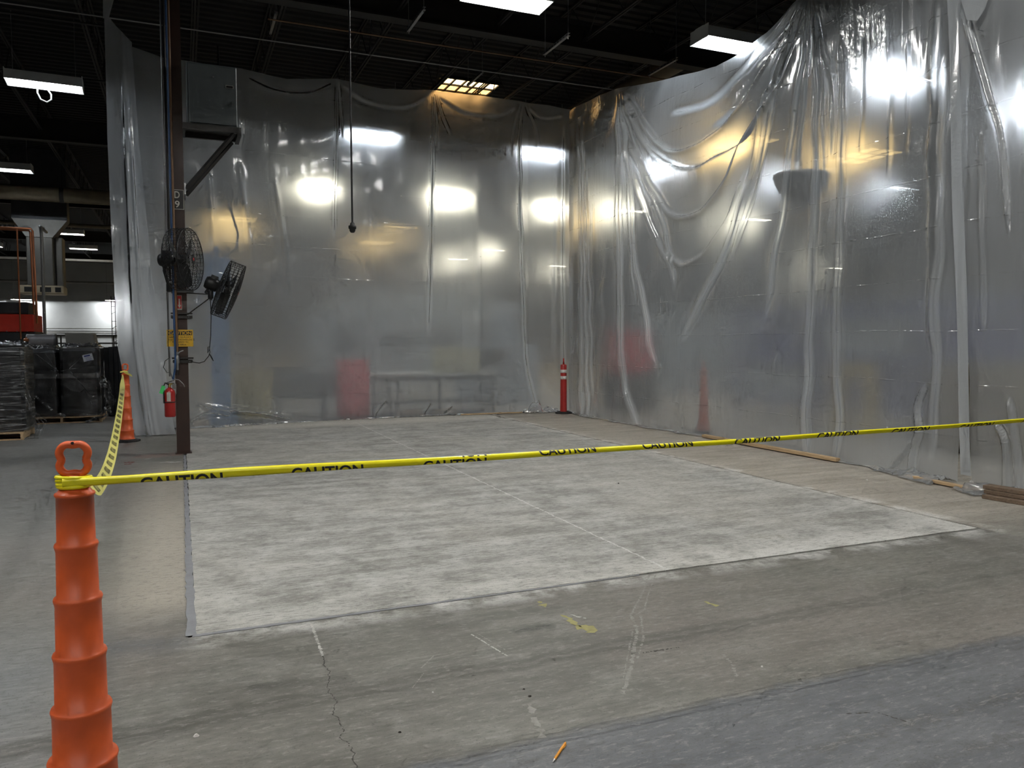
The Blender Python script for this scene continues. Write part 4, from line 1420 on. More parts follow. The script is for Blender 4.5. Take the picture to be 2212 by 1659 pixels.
# ------------------------------------------------------------------ wall fans
def fan(name, label, loc, axis, R, depth, mount):
    root = thing(name, label, 'fan', loc, group='column fans')
    a = Vector(axis).normalized()
    ref = Vector((0, 0, 1))
    u = a.cross(ref).normalized()
    w = u.cross(a).normalized()
    T = Matrix((u, w, a)).transposed()

    def P(r, ang, d):
        return T @ Vector((r * math.cos(ang), r * math.sin(ang), d))

    def ringm(m, r, d, t=.0028, n=44):
        pts = [P(r, 2 * math.pi * i / n, d) for i in range(n + 1)]
        m.tube(pts, t, 4, cap=False, smooth=False)
    front, back, side = MB(), MB(), MB()
    nr = 13
    for i in range(nr):
        r = R * (0.16 + 0.84 * i / (nr - 1))
        d = depth * (.5 + .16 * (1 - (r / R) ** 2))
        ringm(front, r, d, .0026 if i < nr - 1 else .006)
        ringm(back, r, -d + depth * .1, .0026 if i < nr - 1 else .006)
    for i in range(20):
        an = 2 * math.pi * i / 20
        pf = [P(R * t, an + .35 * (1 - t), depth * (.5 + .16 * (1 - t * t))) for t in (.14, .4, .7, 1.0)]
        front.tube(pf, .0026, 4, smooth=False)
        back.tube([P(R * t, an, -depth * (.4 + .16 * (1 - t * t))) for t in (.14, .5, 1.0)], .0026, 4, smooth=False)
    for i in range(48):
        an = 2 * math.pi * i / 48
        side.tube([P(R, an, -depth * .4), P(R * 1.0, an, depth * .5)], .0022, 4, smooth=False)
    for d in (-.15, .1, .3):
        ringm(side, R * 1.004, depth * d, .003)
    front.build('front_guard', 'fan_black', root)
    back.build('rear_guard', 'fan_black', root)
    side.build('side_guard', 'fan_black', root)
    for b in range(3):
        bl = MB()
        vs, fs = [], []
        a0 = 2 * math.pi * b / 3 + .4
        for i in range(8):
            t = i / 7
            r = R * (.14 + .78 * t)
            wd = .42 + .35 * math.sin(t * 2.2) - .15 * t
            for j in range(6):
                s_ = j / 5 - .5
                vs.append(P(r, a0 + s_ * wd * (1.2 - .5 * t) * 1.6, (s_) * .11 * (1 - .3 * t) * -1))
        for i in range(7):
            for j in range(5):
                fs.append((i * 6 + j, i * 6 + j + 1, i * 6 + j + 7, i * 6 + j + 6))
        bl.add(vs, fs, 0, True)
        bl.build('blade', 'fan_black', root)
    hub = MB(); hub.lathe([(.001, .05), (.05, .045), (.06, .0), (.05, -.04)], 16, rot=T)
    hub.build('hub', 'fan_black', root)
    bd = MB(); bd.lathe([(.001, depth * .672), (.030, depth * .67), (.055, depth * .655), (.058, depth * .64)], 20, rot=T)
    badge = bd.build('guard_plate', 'fan_black', root)
    rd = MB(); rd.lathe([(.0005, depth * .680), (.020, depth * .676), (.021, depth * .668)], 14, rot=T)
    rd.build('badge', 'sign_red', badge)
    mo = MB()
    mo.lathe([(.001, -.30), (.07, -.29), (.085, -.26), (.085, -.14), (.06, -.11), (.03, -.10)], 20, rot=T)
    motor = mo.build('motor', 'fan_black', root)
    bx = MB(); bx.box(T @ Vector((.0, .085, -.20)), (.09, .06, .09), rot=T); bx.build('switch_box', 'fan_black', motor)
    lb = MB(); lb.box(T @ Vector((-.06 if mount else .06, .0, -.215)) * 1.0 + T @ Vector((0, -.0, 0)), (.07, .05, .05), rot=T); lb.build('rating_label', 'sign_white', motor)
    yk = MB()
    if mount:
        base = Vector(mount) - Vector(loc)
        yk.tube([T @ Vector((0, -.06, -.22)), T @ Vector((0, -.13, -.24)), base], .020, 6)
        yk.lathe([(.03, -.05), (.035, -.04), (.035, .05), (.02, .06)], 10, c=base, close=True)
    yk.build('pivot', 'fan_black', root)
    return root


f1 = fan('column_fan', 'large black caged fan on the column facing the viewer', (0.045, 10.74, 2.50), (0.91, -0.41, 0.02), .385, .21, (-.12, 11.02, 2.16))
f2 = fan('column_fan', 'black caged fan tilted down on an arm right of the column', (0.585, 11.0, 2.15), (0.93, -0.10, -0.36), .375, .21, (.375, 11.0, 2.08))
am = thing('fan_arm', 'thin two-rod steel arm carrying the tilted fan', 'bracket', (0, 11.04, 0))
part('top_rod', 'steel_dark', am, lambda m: m.tube([(.08, 0, 2.10), (.38, -.04, 2.085)], .008, 6))
part('diagonal_rod', 'steel_dark', am, lambda m: m.tube([(.09, 0, 1.82), (.375, -.04, 2.05)], .008, 6))
part('end_block', 'steel_dark', am, lambda m: m.box((.375, -.04, 2.07), (.035, .05, .12)))
m = MB().tube([(.37, 11.0, 2.03), (.375, 11.0, 1.8), (.365, 11.0, 1.55), (.345, 11.0, 1.36), (.325, 11.0, 1.32), (.33, 11.0, 1.40), (.345, 11.0, 1.41), (.35, 11.0, 1.33), (.335, 11.0, 1.28), (.28, 11.0, 1.21), (.22, 11.02, 1.19), (.15, 11.05, 1.20), (.11, 11.06, 1.22)], .0055, 6)
tag(m.build('power_cable', 'cable_black'), 'black fan cable looped and knotted right of the column', 'cable')
m = MB().tube([(.345, 10.995, 1.31), (.37, 10.99, 1.26), (.39, 10.99, 1.215)], [.006, .009, .006], 6)
tag(m.build('cable_plug', 'cable_black'), 'small black plug end sticking out of the knotted fan cable', 'plug')
m = MB().tube([(-.15, 11.0, 2.1), (-.145, 10.99, 1.7), (-.15, 10.99, 1.45), (-.14, 10.99, 1.26), (-.19, 10.99, 1.22), (-.21, 10.99, 1.14), (-.17, 10.99, 1.07), (-.13, 10.99, 1.08), (-.11, 11.0, 1.0), (-.09, 11.0, .99)], .005, 6)
tag(m.build('power_cable', 'cable_black'), 'black cable hanging in a loop left of the column', 'cable')
m = MB().tube([(-.09, 10.98, .985), (-.03, 10.97, .975), (.02, 10.965, .92), (.035, 10.965, .885)], .006, 6)
tag(m.build('hose_whip', 'steel_grey'), 'short grey hose end curling across the column', 'hose')

# fire extinguisher
ex = thing('fire_extinguisher', 'red fire extinguisher with green tag hanging left of the column', 'fire extinguisher', (-.145, 11.0, .50))
part('cylinder', 'ext_red', ex, lambda m: m.lathe([(.001, 0), (.060, .001), (.066, .012), (.066, .30), (.060, .335), (.042, .36), (.020, .375), (.016, .39)], 28))
part('valve', 'brass', ex, lambda m: (m.lathe([(.018, .38), (.018, .42), (.010, .43)], 12, close=True), m.box((.02, 0, .425), (.03, .02, .02))))
part('handle', 'steel_dark', ex, lambda m: (m.box((.01, 0, .455), (.10, .018, .008), rot=Matrix.Rotation(-.35, 3, 'Y')), m.box((.015, 0, .432), (.085, .018, .008))))
part('hose', 'cable_black', ex, lambda m: m.tube([(-.015, -.01, .42), (-.05, -.03, .44), (-.068, -.03, .40), (-.07, -.03, .25), (-.068, -.035, .18)], .009, 8))
part('label', 'sign_white', ex, lambda m: [m.add([(.0672 * math.sin(a), -.0672 * math.cos(a), z) for a in (t, t + .12) for z in (.205, .32)], [(0, 2, 3, 1)]) for t in (-.55, -.43, -.31, -.19, -.07, .05)])
part('tag', 'tag_green', ex, lambda m: m.box((-.085, -.05, .355), (.045, .003, .105), rot=Matrix.Rotation(.35, 3, 'Y')))
part('band', 'steel_dark', ex, lambda m: m.lathe([(.0665, .185), (.069, .187), (.069, .196), (.0665, .198)], 28))
part('hanger', 'steel_grey', ex, lambda m: (m.box((.055, .02, .39), (.05, .012, .07)), m.box((.075, .055, .34), (.012, .09, .10))))

# hanging cord with black connector
dc = thing('hanging_pendant', 'black cord hanging from the roof with a round connector at its end', 'pendant', (1.935, 9.5, 0))
part('cable', 'cable_black', dc, lambda m: m.tube([(-.012, 0, 7.40), (-.005, 0, 5.0), (0, 0, 2.86)], .0115, 8))
part('connector', 'rubber_black', dc, lambda m: m.lathe([(.012, 2.90), (.026, 2.885), (.030, 2.862), (.047, 2.855), (.047, 2.825), (.036, 2.815), (.034, 2.795), (.022, 2.776), (.001, 2.772)], 18, c=(0, 0, 0)))

# ------------------------------------------------------------------ timber on the floor
surf('wood_pale', (0.60, 0.42, 0.24), 0.65, var=0.30, scale=5, stretch=(14, 1.0, 14), bump=0.1)
surf('wood_grey', (0.20, 0.14, 0.095), 0.75, var=0.35, scale=5, stretch=(2, 10, 14), bump=0.1)
def plank(name, label, a, b, w, t, z, mat, group):
    a, b = Vector((*a, 0)), Vector((*b, 0))
    d = b - a
    o = MB().box((0, 0, 0), (w, d.length, t), ch=.003).build(name, mat)
    o.location = ((a + b) / 2).to_tuple()[:2] + (z + t / 2,)
    o.rotation_euler.z = math.atan2(-d.x, d.y)
    return tag(o, label, 'board', group)
plank('wood_strip', 'pale wooden batten pinning the hem of the right sheet', (7.245, 7.08), (7.28, 9.75), .075, .042, 0.012, 'wood_pale', 'battens on the sheet hems')
plank('wood_strip', 'long thin wooden batten on the hem of the back sheet', (5.1, 14.68), (6.75, 14.60), .05, .022, 0.012, 'wood_pale', 'battens on the sheet hems')
plank('wood_strip', 'half covered wooden batten under the hem at the right edge', (6.99, 4.75), (7.08, 5.95), .06, .03, 0.012, 'wood_pale', 'battens on the sheet hems')
for i, (dx, dy, lab) in enumerate(((0, 0, 'lowest brown board of the stack at the right edge'), (.06, .03, 'middle brown board of the stack at the right edge'), (.07, .05, 'top brown board of the stack at the right edge'))):
    plank('lumber_board', lab, (6.86 + dx, 4.92 + dy), (7.02 + dx, 3.4 + dy), .14 - .01 * i, .036, .001 + i * .038, 'wood_grey', 'stacked boards')

# ------------------------------------------------------------------ mechanical pencil
surf('pencil_orange', (0.85, 0.36, 0.035), 0.35, var=0.06, scale=40)
surf('pencil_tip', (0.75, 0.70, 0.66), 0.35, 0.3, var=0.1)
pc = thing('mechanical_pencil', 'orange mechanical pencil lying on the blue-grey floor in front', 'pencil', (1.20, 2.415, .0048), rz=0.0)
ang = math.atan2(0.100, 0.100)
Rz = Matrix.Rotation(ang, 3, 'Z')
def along(d, z=0, s=0):
    return Rz @ Vector((d, s, z))
part('barrel', 'pencil_orange', pc, lambda m: m.tube([along(-.052), along(-.050), along(.040), along(.058), along(.068), along(.0705)], [.0036, .0048, .0048, .0044, .0040, .002], 12))
part('tip', 'pencil_tip', pc, lambda m: m.tube([along(-.0715), along(-.066), along(-.052)], [.0008, .0018, .0037], 10))
part('clip', 'pencil_orange', pc, lambda m: m.tube([along(.056, .002, -.005), along(.050, .003, -.0085), along(.030, .003, -.0078), along(.026, .002, -.0062)], .0015, 6))

# small debris on the floor
surf('chip_white', (0.7, 0.69, 0.66), 0.8, var=0.1)
surf('chip_dark', (0.05, 0.045, 0.04), 0.8, var=0.3)
for i, (x, y, s, mt, lab) in enumerate(((0.02, 3.05, .010, 'chip_white', 'white concrete crumb near the left foreground cone'), (1.29, 2.93, .006, 'chip_dark', 'dark crumb above the pencil, upper one'),
                                        (1.285, 2.86, .007, 'chip_dark', 'dark crumb above the pencil, lower one'), (0.93, 3.05, .006, 'chip_white', 'pale crumb on the tyre track'), (0.72, 2.78, .007, 'chip_dark', 'dark crumb beside the floor crack'),
                                        (6.6, 6.05, .012, 'chip_white', 'white crumb beside the crumpled hem on the right'), (2.36, 2.72, .006, 'chip_white', 'white crumb at the painted aisle edge'),
                                        (4.1, 6.9, .012, 'chip_dark', 'dark crumb on the right half of the slab'))):
    r2 = random.Random(i)
    mm = MB()
    vv = [(s * r2.uniform(.6, 1.3) * math.cos(k * 1.05), s * r2.uniform(.6, 1.3) * math.sin(k * 1.05), 0) for k in range(6)]
    mm.add(vv + [(p[0] * .6, p[1] * .6, s * r2.uniform(.5, .9)) for p in vv], [(0, 1, 7, 6), (1, 2, 8, 7), (2, 3, 9, 8), (3, 4, 10, 9), (4, 5, 11, 10), (5, 0, 6, 11), (6, 7, 8, 9, 10, 11), (5, 4, 3, 2, 1, 0)])
    o = mm.build('concrete_crumb', mt); o.location = (x, y, .0005 if y < 4.1 or x > 5.7 else .0035)
    tag(o, lab, 'crumb', 'crumbs on the floor')

# ------------------------------------------------------------------ overhead pipes, struts and ducts
surf('insulation', (0.20, 0.16, 0.105), 0.8, var=0.25, scale=3, bump=0.15)
surf('galv', (0.20, 0.19, 0.17), 0.5, 0.6, var=0.2, scale=2)
surf('copper', (0.55, 0.20, 0.09), 0.35, 0.85, var=0.2, scale=4)
surf('conduit_white', (0.42, 0.42, 0.40), 0.5, 0.2, var=0.15)
surf('beige_metal', (0.48, 0.40, 0.27), 0.55, var=0.12)
ip = thing('insulated_pipe', 'thick insulated pipe crossing below the roof on the left', 'pipe', (0, 27.3, 5.92))
part('jacket', 'insulation', ip, lambda m: m.tube([(-16, 0, 0), (4, 0, 0)], .225, 20))
for k, x in enumerate((-13, -10, -6.4, -3.2, -1.4, 1.5)):
    part('band', 'steel_dark', ip, lambda m: m.tube([(x - .06, 0, 0), (x + .06, 0, 0)], .235, 20))
    part('hanger_rod', 'steel_dark', ip, lambda m: m.tube([(x, 0, .2), (x, 0, 1.55)], .012, 6))
pipe('roof_conduit', 'thin pale conduit running across under the roof joists', 'conduit', 'conduit_white', [(-9, 14.22, 6.62), (13, 14.22, 6.62)], .011)
pipe('copper_line', 'thin reddish pipe under the roof in front of the pale conduit', 'pipe', 'pipe_tan', [(1.4, 13.3, 6.62), (13, 13.3, 6.62)], .014)
pipe('roof_conduit', 'dark conduit close below the deck at the left', 'conduit', 'steel_dark', [(-10, 14.0, 6.40), (-1.0, 14.0, 6.40)], .02)
pipe('roof_conduit', 'second dark conduit below the deck behind the twin tube light', 'conduit', 'steel_dark', [(-10, 17.6, 6.6), (-.6, 17.6, 6.6)], .02)
pipe('roof_duct', 'brown round duct running back above the sheet corner', 'duct', 'insulation', [(9.2, 12.7, 7.0), (9.0, 30, 7.0)], .20, 16)
pipe('roof_conduit', 'far pale pipe below the roof behind the metal duct', 'pipe', 'conduit_white', [(-14, 42, 5.35), (3, 42, 5.35)], .06)
pipe('roof_conduit', 'lower far pale pipe in front of the white wall', 'pipe', 'conduit_white', [(-22, 58, 5.4), (3, 58, 5.4)], .07)
pipe('roof_conduit', 'far beige beam-like pipe above the metal duct', 'pipe', 'insulation', [(-14, 30.5, 5.45), (1, 30.5, 5.45)], .07)
# slotted strut trapezes hung on rods
for i, (x, y, z, lab) in enumerate(((5.55, 10.9, 6.15, 'slotted strut hanging right of the top light'), (8.0, 11.6, 6.35, 'slotted strut hanging beside the half hidden light'), (3.35, 11.2, 6.3, 'slotted strut hanging left of the top light'),
                                    (5.55, 14.6, 6.75, 'far slotted strut over the orange skylight'), (3.3, 13.6, 6.75, 'far slotted strut left of the skylight'), (1.5, 13.2, 6.7, 'slotted strut near the grey cabinet'))):
    t = thing('strut_channel', lab, 'strut', (x, y, z), group='hanging struts')
    part('channel', 'steel_grey', t, lambda m: (m.box((0, .45, 0), (.003, .9, .041)), m.box((.02, .45, .020), (.04, .9, .003)), m.box((.02, .45, -.020), (.04, .9, .003))))
    part('slot', 'sign_black', t, lambda m: [m.box((-.002, .05 + .1 * k, 0), (.002, .055, .014)) for k in range(9)])
    for yy in (.04, .86):
        part('rod', 'steel_grey', t, lambda m: m.tube([(.02, yy, -.06), (.02, yy, DECK - z + .03)], .006, 6))

# supply duct with diffuser in the left background
du = thing('supply_duct', 'square galvanised drop duct with slotted diffuser in the left background', 'duct', (-3.95, 28.6, 0))
part('drop', 'galv', du, lambda m: m.box((-.02, 0, 4.0), (.72, .7, 1.5), ch=.02))
part('side_duct', 'galv', du, lambda m: m.box((.47, .25, 4.0), (.20, .6, 1.6), ch=.02))
part('elbow', 'galv', du, lambda m: m.add([(-.38, -.35, 4.75), (.34, -.35, 4.75), (.34, .35, 4.75), (-.38, .35, 4.75), (-.75, -.3, 5.3), (.75, -.3, 5.3), (.75, .3, 5.3), (-.75, .3, 5.3)], [(0, 1, 5, 4), (1, 2, 6, 5), (2, 3, 7, 6), (3, 0, 4, 7)]))
part('riser', 'dark_paint', du, lambda m: m.box((0, 0, 6.4), (1.5, .6, 2.2)))
df_ = part('diffuser', 'beige_metal', du, lambda m: m.box((.0, 0, 3.12), (1.22, .9, .26), ch=.03))
for k, x in enumerate((-.30, .12, .46)):
    part('grille', 'sign_black', df_, lambda m: m.box((x, -.452, 3.12), (.30 if k < 2 else .16, .01, .15)))

# ------------------------------------------------------------------ red machine, copper pipes in the left background
surf('machine_red', (0.62, 0.035, 0.015), 0.4, var=0.12)
surf('machine_black', (0.02, 0.02, 0.02), 0.5, var=0.3)
surf('drum_grey', (0.12, 0.11, 0.11), 0.5, 0.2, var=0.2)
rm = thing('red_machine', 'red panelled machine with black top behind the wrapped bales', 'machine', (-4.3, 21.3, 0))
part('base', 'machine_black', rm, lambda m: m.box((0, 0, .86), (2.5, 1.2, 1.72), ch=.02))
part('red_hood', 'machine_red', rm, lambda m: m.box((0, 0, 1.91), (2.46, 1.24, .40), ch=.015))
part('end_panel', 'machine_red', rm, lambda m: (m.box((1.05, -.628, 1.91), (.30, .012, .36)), m.box((1.05, -.64, 1.91), (.02, .012, .36))))
part('black_top', 'machine_black', rm, lambda m: m.box((-.03, 0, 2.25), (2.3, .9, .28), ch=.02))
part('lamp_strip', 'sign_white', rm, lambda m: (m.box((.0, -.1, 2.41), (.9, .12, .05)), m.box((.75, -.1, 2.42), (.25, .1, .06))))
part('rivet', 'steel_grey', rm, lambda m: [m.box((-1.1 + .2 * k, -.626, 1.725), (.02, .012, .02)) for k in range(12)])
cp = 'copper lines over the red machine'
pipe('copper_pipe', 'thin copper pipe dropping to the red machine, left one', 'pipe', 'copper', [(-3.32, 20.6, 1.55), (-3.32, 20.6, 4.05)], .016, group=cp)
pipe('copper_pipe', 'copper pipe beside the galvanised conduit, front one', 'pipe', 'copper', [(-6.5, 20.6, 4.03), (-3.05, 20.6, 4.03), (-3.02, 20.6, 3.98), (-2.99, 20.6, 1.9)], .024, group=cp)
pipe('copper_pipe', 'copper pipe beside the galvanised conduit, rear one', 'pipe', 'copper', [(-6.5, 20.7, 4.0), (-3.10, 20.7, 4.0), (-3.08, 20.7, 3.95), (-3.06, 20.7, 2.12)], .02, group=cp)
pipe('vertical_conduit', 'galvanised vertical conduit right of the copper pipes', 'conduit', 'galv', [(-3.00, 22.5, 4.20), (-2.97, 21.3, 4.18), (-2.92, 21.05, 4.10), (-2.90, 21.0, 3.9), (-2.90, 21.0, 0.0)], .034, group=None)
dr = thing('round_tank', 'dark grey horizontal tank above the middle wrapped bale', 'tank', (-2.62, 18.65, 0))
part('shell', 'drum_grey', dr, lambda m: m.tube([(-.28, 0, 1.45), (.22, 0, 1.45)], .19, 24))
part('end_cap', 'machine_black', dr, lambda m: m.tube([(.22, 0, 1.45), (.25, 0, 1.45)], .195, 24))
part('stand', 'machine_black', dr, lambda m: m.box((0, 0, .64), (.4, .3, 1.28)))
part('flange', 'copper', dr, lambda m: (m.tube([(-.30, -.19, 1.52), (-.22, -.21, 1.52)], .03, 8), m.tube([(-.26, -.20, 1.46), (-.26, -.20, 1.58)], .012, 6)))
hd = thing('metal_hood', 'sloped brownish metal hood above the right wrapped bale', 'machine', (-1.96, 19.2, 0))
part('hood', 'galv', hd, lambda m: m.prism([(-.28, 1.66), (.24, 1.66), (.31, 1.30), (-.25, 1.30)], 'y', -.35, .35))
part('cabinet', 'machine_black', hd, lambda m: m.box((0, 0, .65), (.5, .6, 1.30)))
tw = thing('lattice_mast', 'slim black lattice mast behind the edge of the plastic flap', 'mast', (-2.05, 30.0, 0))
for k, (x, y) in enumerate(((-.10, 0), (.10, 0), (.0, .18))):
    part('leg', 'machine_black', tw, lambda m: m.tube([(x, y, 0), (x, y, 3.05)], .014, 6))
for k in range(12):
    part('rung', 'machine_black', tw, lambda m: m.tube([(-.10, 0, .2 + k * .25), (.10, 0, .2 + k * .25 + (.12 if k % 2 else -.0))], .010, 5))
gd = thing('guard_rail', 'black guard rail along the foot of the far white wall', 'rail', (0, 57, 0))
part('top_rail', 'machine_black', gd, lambda m: m.box((-6, 0, 1.95), (12, .08, .10)))
part('mid_rail', 'machine_black', gd, lambda m: m.box((-6, 0, 1.45), (12, .08, .10)))
for k in range(13):
    part('post', 'machine_black', gd, lambda m: m.box((-12 + k, 0, 1.0), (.09, .09, 2.0)))
pipe('wall_pipe', 'upper thin pipe along the far white wall', 'pipe', 'conduit_white', [(-20, 65.7, 2.55), (2, 65.7, 2.55)], .05)
pipe('wall_pipe', 'lower thin pipe along the far white wall', 'pipe', 'conduit_white', [(-20, 65.7, 2.25), (2, 65.7, 2.25)], .05)

# ------------------------------------------------------------------ film-wrapped black foam bales
surf('foam_black', (0.014, 0.014, 0.016), 0.6, var=0.35, scale=7)
surf('label_white', (0.68, 0.70, 0.74), 0.5, var=0.05)
surf('label_blue', (0.03, 0.05, 0.22), 0.5, var=0.1)


def film_material(name, haze, scale, stretch, bump):
    m, nt, b = nodes_of(name)
    nt.nodes.remove(b)
    tc = N(nt, 'ShaderNodeTexCoord')
    mp = N(nt, 'ShaderNodeMapping'); mp.inputs['Scale'].default_value = stretch
    nt.links.new(tc.outputs['Object'], mp.inputs['Vector'])
    nz = N(nt, 'ShaderNodeTexNoise', Scale=scale, Detail=5.0, Roughness=0.6, Distortion=1.2)
    nt.links.new(mp.outputs[0], nz.inputs['Vector'])
    bp = N(nt, 'ShaderNodeBump', Strength=bump, Distance=0.03)
    nt.links.new(nz.outputs['Fac'], bp.inputs['Height'])
    tr = N(nt, 'ShaderNodeBsdfTransparent')
    gl = N(nt, 'ShaderNodeBsdfGlossy', Roughness=0.14)
    df2 = N(nt, 'ShaderNodeBsdfDiffuse'); df2.inputs[0].default_value = (.75, .76, .78, 1)
    nt.links.new(bp.outputs[0], gl.inputs['Normal']); nt.links.new(bp.outputs[0], df2.inputs['Normal'])
    rp = N(nt, 'ShaderNodeMapRange'); rp.inputs['From Min'].default_value = .5; rp.inputs['From Max'].default_value = .75
    rp.inputs['To Max'].default_value = haze
    nt.links.new(nz.outputs['Fac'], rp.inputs['Value'])
    s1 = mix_shader(nt, rp.outputs['Result'], tr.outputs[0], df2.outputs[0])
    fr = N(nt, 'ShaderNodeFresnel', IOR=1.5)
    nt.links.new(bp.outputs[0], fr.inputs['Normal'])
    s2 = mix_shader(nt, math_node(nt, 'MULTIPLY', fr.outputs[0], 2.0, True), s1, gl.outputs[0])
    nt.links.new(s2, nt.nodes['Material Output'].inputs[0])
    MATS[name] = m
film_material('film_clear', 0.22, 5.0, (1, 1, 1.2), 0.6)
film_material('film_bands', 0.75, 4.0, (0.6, 0.6, 9.0), 0.9)
film_material('film_bunch', 1.0, 9.0, (1, 1, 1), 1.0)


def bale(label, x0, x1, y0, dep, h, film, seed, base=0.12):
    w = x1 - x0
    root = thing('foam_bale', label, 'bale', ((x0 + x1) / 2, y0 + dep / 2, 0), group='wrapped foam bales')
    part('foam', 'foam_black', root, lambda m: m.box((0, 0, base + (h - base) / 2), (w - .02, dep - .02, h - base), ch=.05))
    # film skin round the sides, sagging a little, gathered on top
    n, kz = 72, 26
    r = np.random.default_rng(seed)
    P = np.zeros((kz, n + 1, 3))
    per = np.linspace(0, 1, n + 1)
    for i in range(kz):
        z = base + (h - base) * i / (kz - 1)
        ins = 0.0
        for j, t in enumerate(per):
            a = 2 * math.pi * t
            c, s = math.cos(a), math.sin(a)
            q = (abs(c) ** 10 + abs(s) ** 10) ** (-1 / 10)
            P[i, j] = (q * c * w / 2, q * s * dep / 2, z)
    nn = smooth_noise(P[..., 0] * 1.0 + P[..., 1] * .7, P[..., 2], 8, .25, seed)
    nn[:, -1] = nn[:, 0]
    P[..., 0] *= 1 + .015 + .010 * nn; P[..., 1] *= 1 + .015 + .010 * nn
    skin = grid_mesh('film', P, film, root)
    # crumpled gathered top
    gx, gy = np.meshgrid(np.linspace(-w / 2 - .01, w / 2 + .01, 50), np.linspace(-dep / 2 - .01, dep / 2 + .01, 40))
    edge = np.minimum(np.minimum(gx + w / 2, w / 2 - gx), np.minimum(gy + dep / 2, dep / 2 - gy))
    gz = h + .005 + np.clip(edge + .03, 0, .12) / .12 * (.035 + .030 * np.abs(smooth_noise(gx, gy, 8, .16, seed + 1)) + .014 * np.abs(smooth_noise(gx, gy, 6, .06, seed + 2)))
    grid_mesh('film_top', np.stack([gx, gy, gz], -1), 'film_bunch', root)
    return root
b1 = bale('left black foam bale banded in stretch film, cut by the photo edge', -3.05, -2.18, 13.75, .9, 1.40, 'film_bands', 71)
b2 = bale('middle black foam bale loosely wrapped in clear film', -2.66, -2.06, 16.35, .9, 1.33, 'film_clear', 72)
b3 = bale('right black foam bale carrying a white shipping label', -2.04, -1.38, 16.25, .9, 1.36, 'film_clear', 73)
lb = MB(); lb.box((.14, -.475, 1.19), (.165, .004, .125), rot=Matrix.Rotation(-.22, 3, 'Y')); lbl = lb.build('shipping_label', 'label_white', b3)
lb = MB(); lb.box((.125, -.478, 1.222), (.10, .003, .028), rot=Matrix.Rotation(-.22, 3, 'Y')); lb.build('label_heading', 'label_blue', lbl)
lb = MB()
for k in range(4):
    lb.box((.145 + .004 * k, -.478, 1.193 - .020 * k), (.11 - .02 * (k % 2), .003, .006), rot=Matrix.Rotation(-.22, 3, 'Y'))
lb.build('label_print', 'label_blue', lbl)
# creases pulled tight between the two bales
for k, (bb, pts) in enumerate(((b2, [[(.29, -.47, .95), (-.05, -.48, 1.27)], [(.29, -.47, .95), (.08, -.48, 1.30)], [(.29, -.47, .95), (-.27, -.48, 1.18)], [(.29, -.47, .95), (-.27, -.48, 1.0)], [(.29, -.47, .95), (.15, -.47, .55)]]),
                               (b3, [[(-.18, -.47, .98), (.10, -.48, 1.28)], [(-.18, -.47, .98), (.12, -.48, 1.04)], [(-.18, -.47, .98), (.20, -.48, .45)], [(-.18, -.47, .98), (-.32, -.47, .95)], [(.0, -.48, .55), (.10, -.48, .68)], [(.2, -.48, .3), (.05, -.48, .62)]]))):
    m = MB()
    for p in pts:
        mid = [(p[0][i] + p[1][i]) / 2 for i in range(3)]
        m.tube([p[0], (mid[0] + .01, mid[1] - .006, mid[2] - .01), p[1]], [.006, .004, .001], 4)
    m.build('film_crease', 'film_bunch', bb)
bd = MB(); bd.box((-2.03, 16.235, .86), (1.28, .006, .09)); tag(bd.build('film_band', 'film_clear'), 'clear film band joining the middle and right bales', 'film band')
# slack strap and trailing film
m = MB()
pth = [(-2.67, 16.22, .98), (-2.62, 16.18, .80), (-2.50, 16.15, .64), (-2.36, 16.12, .46), (-2.15, 16.12, .25), (-1.95, 16.15, .13)]
for p, q in zip(pth[:-1], pth[1:]):
    m.add([(p[0], p[1], p[2] + .025), (p[0], p[1], p[2] - .025), (q[0], q[1], q[2] - .025), (q[0], q[1], q[2] + .025)], [(0, 1, 2, 3)])
tag(m.build('strap', 'film_bunch'), 'loose whitish strap slanting down the middle bale', 'strap')
gx, gy = np.meshgrid(np.linspace(0, 1, 60), np.linspace(0, 1, 16))
cx = np.interp(gx, [0, .25, .5, .75, 1], [-1.36, -1.28, -1.22, -1.30, -1.62])
cz = np.interp(gx, [0, .25, .5, .75, 1], [.86, .66, .38, .12, .03])
wd = np.interp(gx, [0, .3, .7, 1], [.05, .16, .16, .06])
P = np.stack([cx + (gy - .5) * wd + .03 * smooth_noise(gx, gy, 6, .3, 5), 16.2 - .05 * np.abs(smooth_noise(gx, gy, 6, .25, 6)) - .10 * gx, np.maximum(cz + (gy - .5) * wd * .5 + .02 * smooth_noise(gx, gy, 6, .2, 7), .006)], -1)
o = grid_mesh('film_scrap', P, 'film_bunch'); tag(o, 'bunch of clear film trailing from the right bale to the floor', 'plastic film')
m = MB()
for k in range(4):
    a = random.Random(k)
    m.tube([(-2.18, 13.74, .55 + .1 * k), (-2.10 + .02 * k, 13.70, .40), (-2.02 + .04 * k, 13.68, .18 + .03 * k), (-2.08 + .02 * k, 13.68, .02), (-2.25, 13.70, .015)], .007, 5)
tag(m.build('film_scrap', 'film_bunch'), 'thin film strands looping to the floor beside the left bale', 'plastic film')
bs = thing('foam_board_stack', 'row of upright black foam boards behind the right bale', 'boards', (-1.16, 17.85, 0))
for k in range(6):
    part('board', 'foam_black', bs, lambda m: m.box((-.20 + .085 * k, 0, .69 + .01 * (k % 3)), (.075, 1.1, 1.36)))
